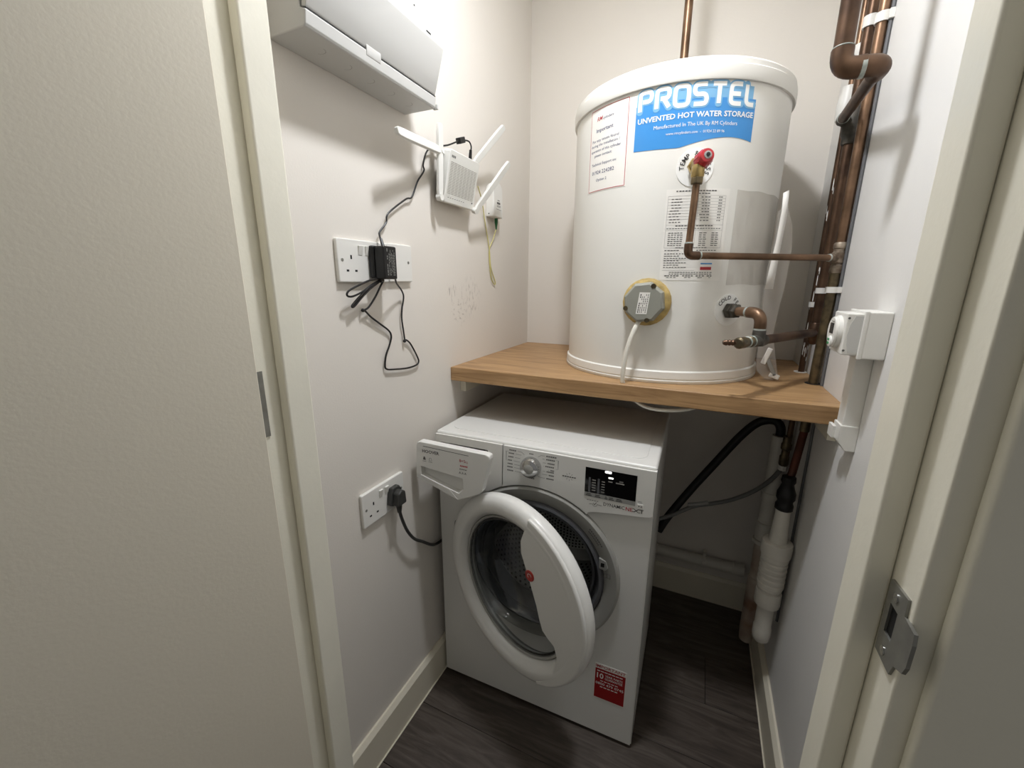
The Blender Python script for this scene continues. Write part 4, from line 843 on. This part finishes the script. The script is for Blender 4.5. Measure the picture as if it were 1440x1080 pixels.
tag(obj('fibre_lead', MB().tube([(.014,.284,1.434),(.008,.272,1.40),(.004,.252,1.365),(.004,.256,1.31),(.004,.268,1.27),(.004,.289,1.252),(.004,.294,1.262),(.004,.262,1.31),(.005,.250,1.368),(.006,.218,1.453),(.012,.190,1.505),(.02,.150,1.54)], .0017, 6, 5), M['fibre']), 'thin yellow fibre lead looping down the wall under the router', 'cable')

# ================================================================== SOCKETS
def socket(root, y0, z0, dark_holes=True, outlets=(0,), w=.146, nm='socket'):
    obj('face_plate', MB().prism(rrect(y0, y0+w, z0, z0+.086, .004, 3), (0,0,0), (0,1,0), (0,0,1), 0, .0095), M['wplas'], root, bev=.0025, seg=3, smooth=35)
    h = lambda y, z, a, b: obj('pin_hole', MB().box(.0093,.0098,y-a,y+a,z-b,z+b), M['dark'], root, smooth=0)
    for k in outlets:
        q = y0 + .074*k; h(q+.035, z0+.0505, .002, .004); h(q+.0235, z0+.0235, .0032, .002); h(q+.0465, z0+.0235, .0032, .002)
    for s_ in (.061, .081): obj('rocker_switch', MB().prism([(.0095,-.0095),(.0095,.0095),(.0145,.0095),(.0105,-.0095)], (0, y0+s_, z0+.065), (1,0,0), (0,0,1), -.0058, .0058), M['wplas'], root, bev=.0008)
    for s_ in (.011, .135): obj('screw', MB().lathe([(.0034,0),(.0034,.0006),(.0015,.0009),(0,.0004)], (.0094, y0+s_, z0+.044), (1,0,0), 14), M['dsteel'], root)
s1 = thing('double_socket', 'white double wall socket holding the black adapter on the left wall', 'socket', (0,-.332,1.257)); socket(s1, -.4045, 1.257)
s2 = thing('blank_plate', 'plain square white cover plate right of the upper double socket', 'cover plate', (0,-.213,1.258))
obj('face_plate', MB().prism(rrect(-.2575,-.1715,1.2585,1.3445,.004,3), (0,0,0), (0,1,0), (0,0,1), 0, .0095), M['wplas'], s2, bev=.0025, seg=3, smooth=35); obj('screw', MB().lathe([(.0034,0),(.0034,.0006),(.0015,.0009),(0,.0004)], (.0094,-.186,1.304), (1,0,0), 14), M['dsteel'], s2)
s3 = thing('double_socket', 'white double wall socket low on the left wall beside the washing machine', 'socket', (0,-.324,.693)); socket(s3, -.3985, .693)
# black adapter
ad = thing('power_adapter', 'black plug-in power adapter in the upper wall socket', 'power adapter', (.0105,-.298,1.268))
obj('adapter_case', MB().box(.0105,.0245,-.322,-.274,1.266,1.334), M['black'], ad, bev=.004, seg=2); obj('adapter_block', MB().box(.024,.050,-.318,-.277,1.264,1.333), M['black'], ad, bev=.003, seg=2)
gm = MB(); fa = lambda a, b: (.0504, a, b)
for i, (y, h_) in enumerate(((-.3085,.0022),(-.3025,.0014),(-.2985,.0014),(-.2945,.0014),(-.290,.0018),(-.286,.0014))):
    z = 1.272
    while z < 1.323:
        l_ = R4.uniform(.002,.007)
        if R4.random() < .8: rc(gm, y, y+h_, z, z+l_, fa)
        z += l_+.0014
obj('rating_print', gm, M['grey'], ad, smooth=0, kind='stuff')
cord = [(.030,-.294,1.333),(.024,-.293,1.346),(.016,-.288,1.356),(.010,-.280,1.366),(.008,-.255,1.388),(.008,-.246,1.409),(.008,-.182,1.449),(.008,-.158,1.458),(.010,-.135,1.497),(.008,-.104,1.528),(.008,-.106,1.542),(.010,-.092,1.574),(.014,-.065,1.592),(.024,-.02,1.606),(.030,.014,1.622),(.030,.040,1.634),(.030,.063,1.640),(.034,.078,1.640),(.039,.080,1.628),(.040,.075,1.614)]
wl_ = thing('router_lead', 'thin black lead climbing the wall from the adapter to the router', 'cable', (.01,-.2,1.40))
obj('lead', MB().tube(cord, .0021, 8, 5), M['black'], wl_); obj('ferrite_block', MB().obox((.030,.039,1.633), ((0,.93,.36),(0,-.36,.93),(1,0,0)), (.014,.0075,.0075)), M['black'], wl_, bev=.002)
obj('strain_relief', MB().cyl((.030,-.295,1.332), (.022,-.292,1.350), .0042, .003, 10), M['black'], wl_)
lps = thing('bundled_lead', 'loops of spare black lead hanging below the upper socket', 'cable', (.012,-.30,1.05))
obj('loop', MB().tube([(.030,-.299,1.266),(.026,-.335,1.262),(.022,-.368,1.251),(.020,-.394,1.240),(.020,-.399,1.231),(.020,-.385,1.229),(.020,-.356,1.238),(.022,-.33,1.252),(.026,-.308,1.262)], .0021, 8, 6), M['black'], lps)
obj('loop', MB().tube([(.026,-.306,1.262),(.022,-.335,1.248),(.020,-.358,1.233),(.016,-.380,1.214),(.016,-.3845,1.208),(.016,-.378,1.209),(.018,-.358,1.226),(.022,-.335,1.244),(.026,-.31,1.259)], .0024, 8, 6), M['black'], lps)
obj('tail', MB().tube([(.026,-.296,1.262),(.020,-.300,1.25),(.016,-.315,1.226),(.012,-.334,1.204),(.010,-.346,1.199),(.009,-.350,1.198),(.010,-.343,1.197),(.008,-.325,1.183),(.007,-.298,1.166),(.006,-.268,1.147),(.006,-.260,1.132),(.006,-.268,1.112),(.006,-.282,1.09),(.006,-.288,1.066),(.006,-.284,1.057),(.006,-.265,1.052),(.006,-.209,1.045),(.006,-.172,1.046),(.006,-.160,1.053),(.006,-.164,1.067),(.006,-.188,1.103),(.006,-.204,1.116),(.006,-.214,1.117)], .0022, 8, 5), M['black'], lps)
obj('tail', MB().tube([(.044,-.279,1.268),(.030,-.258,1.255),(.014,-.222,1.238),(.008,-.209,1.222),(.007,-.216,1.195),(.007,-.219,1.17),(.006,-.214,1.14),(.006,-.211,1.116)], .0020, 8, 6), M['black'], lps)
obj('cable_tie', MB().cyl((.027,-.310,1.262), (.027,-.302,1.264), .006, seg=10), M['black'], lps); obj('cable_tie', MB().sphere((.007,-.213,1.115), .0042, 8, 6), M['black'], lps); obj('cable_tie', MB().sphere((.009,-.348,1.1985), .0042, 8, 6), M['black'], lps)
# washing machine plug
pg = thing('mains_plug', 'dark grey plug with its flex in the lower wall socket', 'plug', (.01,-.296,.70))
obj('plug_body', MB().prism([(-.024,-.018),(-.020,.010),(-.012,.024),(.012,.024),(.020,.010),(.024,-.018),(.014,-.024),(-.014,-.024)], (0,-.297,.735), (0,1,0), (0,0,1), .0098, .024), M['plugc'], pg, bev=.003)
obj('plug_grip', MB().prism([(-.016,-.022),(-.013,.012),(0,.019),(.013,.012),(.016,-.022)], (0,-.297,.735), (0,1,0), (0,0,1), .022, .042), M['plugc'], pg, bev=.004)
obj('flex_guard', MB().cyl((.028,-.297,.716), (.026,-.294,.688), .009, .0055, 12), M['plugc'], pg)
obj('flex', MB().tube([(.026,-.294,.695),(.026,-.288,.668),(.025,-.268,.618),(.024,-.24,.576),(.022,-.205,.545),(.016,-.16,.505),(.010,-.125,.482),(.008,-.08,.472),(.008,.05,.46),(.010,.30,.44)], .0042, 10, 6), M['plugc'], pg)

# ================================================================== TIMER AND TRUNKING ON THE RIGHT WALL
tm = thing('immersion_timer', 'white timer switch with a small round display on the right wall', 'timer', (W,-.087,1.131))
obj('back_box', MB().box(.938,W,-.130,-.044,1.131,1.2135), M['wplas'], tm, bev=.003, seg=3); obj('cover_rim', MB().box(.9325,.9395,-.1305,-.0435,1.130,1.2145), M['wplas'], tm, bev=.002)
obj('module', MB().prism([(.9335,1.136),(.9335,1.2095),(.911,1.2095),(.911,1.136)], (0,0,0), (-1,0,0), (0,0,1), .05, .05001) if False else MB().box(.9095,.934,-.1265,-.0475,1.1365,1.2095), M['wplas'], tm, bev=.002)
obj('side_recess', MB().prism([(.9345,1.1405),(.9345,1.2055),(.921,1.2055),(.9155,1.19),(.9135,1.172),(.9155,1.154),(.919,1.1405)][::-1], (0,-.1267,0), (1,0,0), (0,0,1), 0, .0008), M['cuplas'], tm, smooth=0)
for z in (1.2015, 1.1445): obj('screw', MB().cyl((.9125,-.1264,z), (.9125,-.1272,z), .0020, seg=10), M['inkg'], tm)
dia = (.9095,-.088,1.1735)
bz = obj('round_bezel', MB().lathe([(.030,0),(.030,.004),(.0295,.006),(.0275,.0062),(.0278,.009),(.026,.0105),(0,.0108)], dia, (-1,0,0), 40), M['wplas'], tm)
obj('small_screen', MB().box(.8978,.8988,-.100,-.079,1.171,1.190), M['screen'], bz); bt = obj('green_button', MB().lathe([(.010,.0105),(.010,.0125),(.008,.0135),(0,.0135)], (.9095,-.092,1.1565), (-1,0,0), 20), M['wink'], bz)
for a in (45,135,225,315): obj('button_mark', MB().lathe([(.0024,.0132),(.0024,.0142),(0,.0144)], (.9095,-.092+.0048*math.cos(math.radians(a)),1.1565+.0048*math.sin(math.radians(a))), (-1,0,0), 10), M['gbut'], bz)
obj('mark_line', MB().box(.8980,.8986,-.099,-.084,1.1925,1.194), M['papergrey'], bz)
tk_ = thing('cable_trunking', 'white trunking dropping from the timer past the end of the shelf', 'trunking', (W,-.065,.94))
obj('trunking_cover', MB().box(.9455,W,-.083,-.045,.985,1.1305), M['wplas'], tk_, bev=.0015)
obj('end_cap', MB().prism([(W,.9435),(W,.9945),(.9425,.9945),(.9425,.962),(.956,.9435)][::-1], (0,0,0), (1,0,0), (0,0,1), .042, .0855), M['wplas'], tk_, bev=.0015); obj('end_cap_step', MB().box(.9375,.9435,-.06,-.030,.960,.985), M['wplas'], tk_, bev=.001)
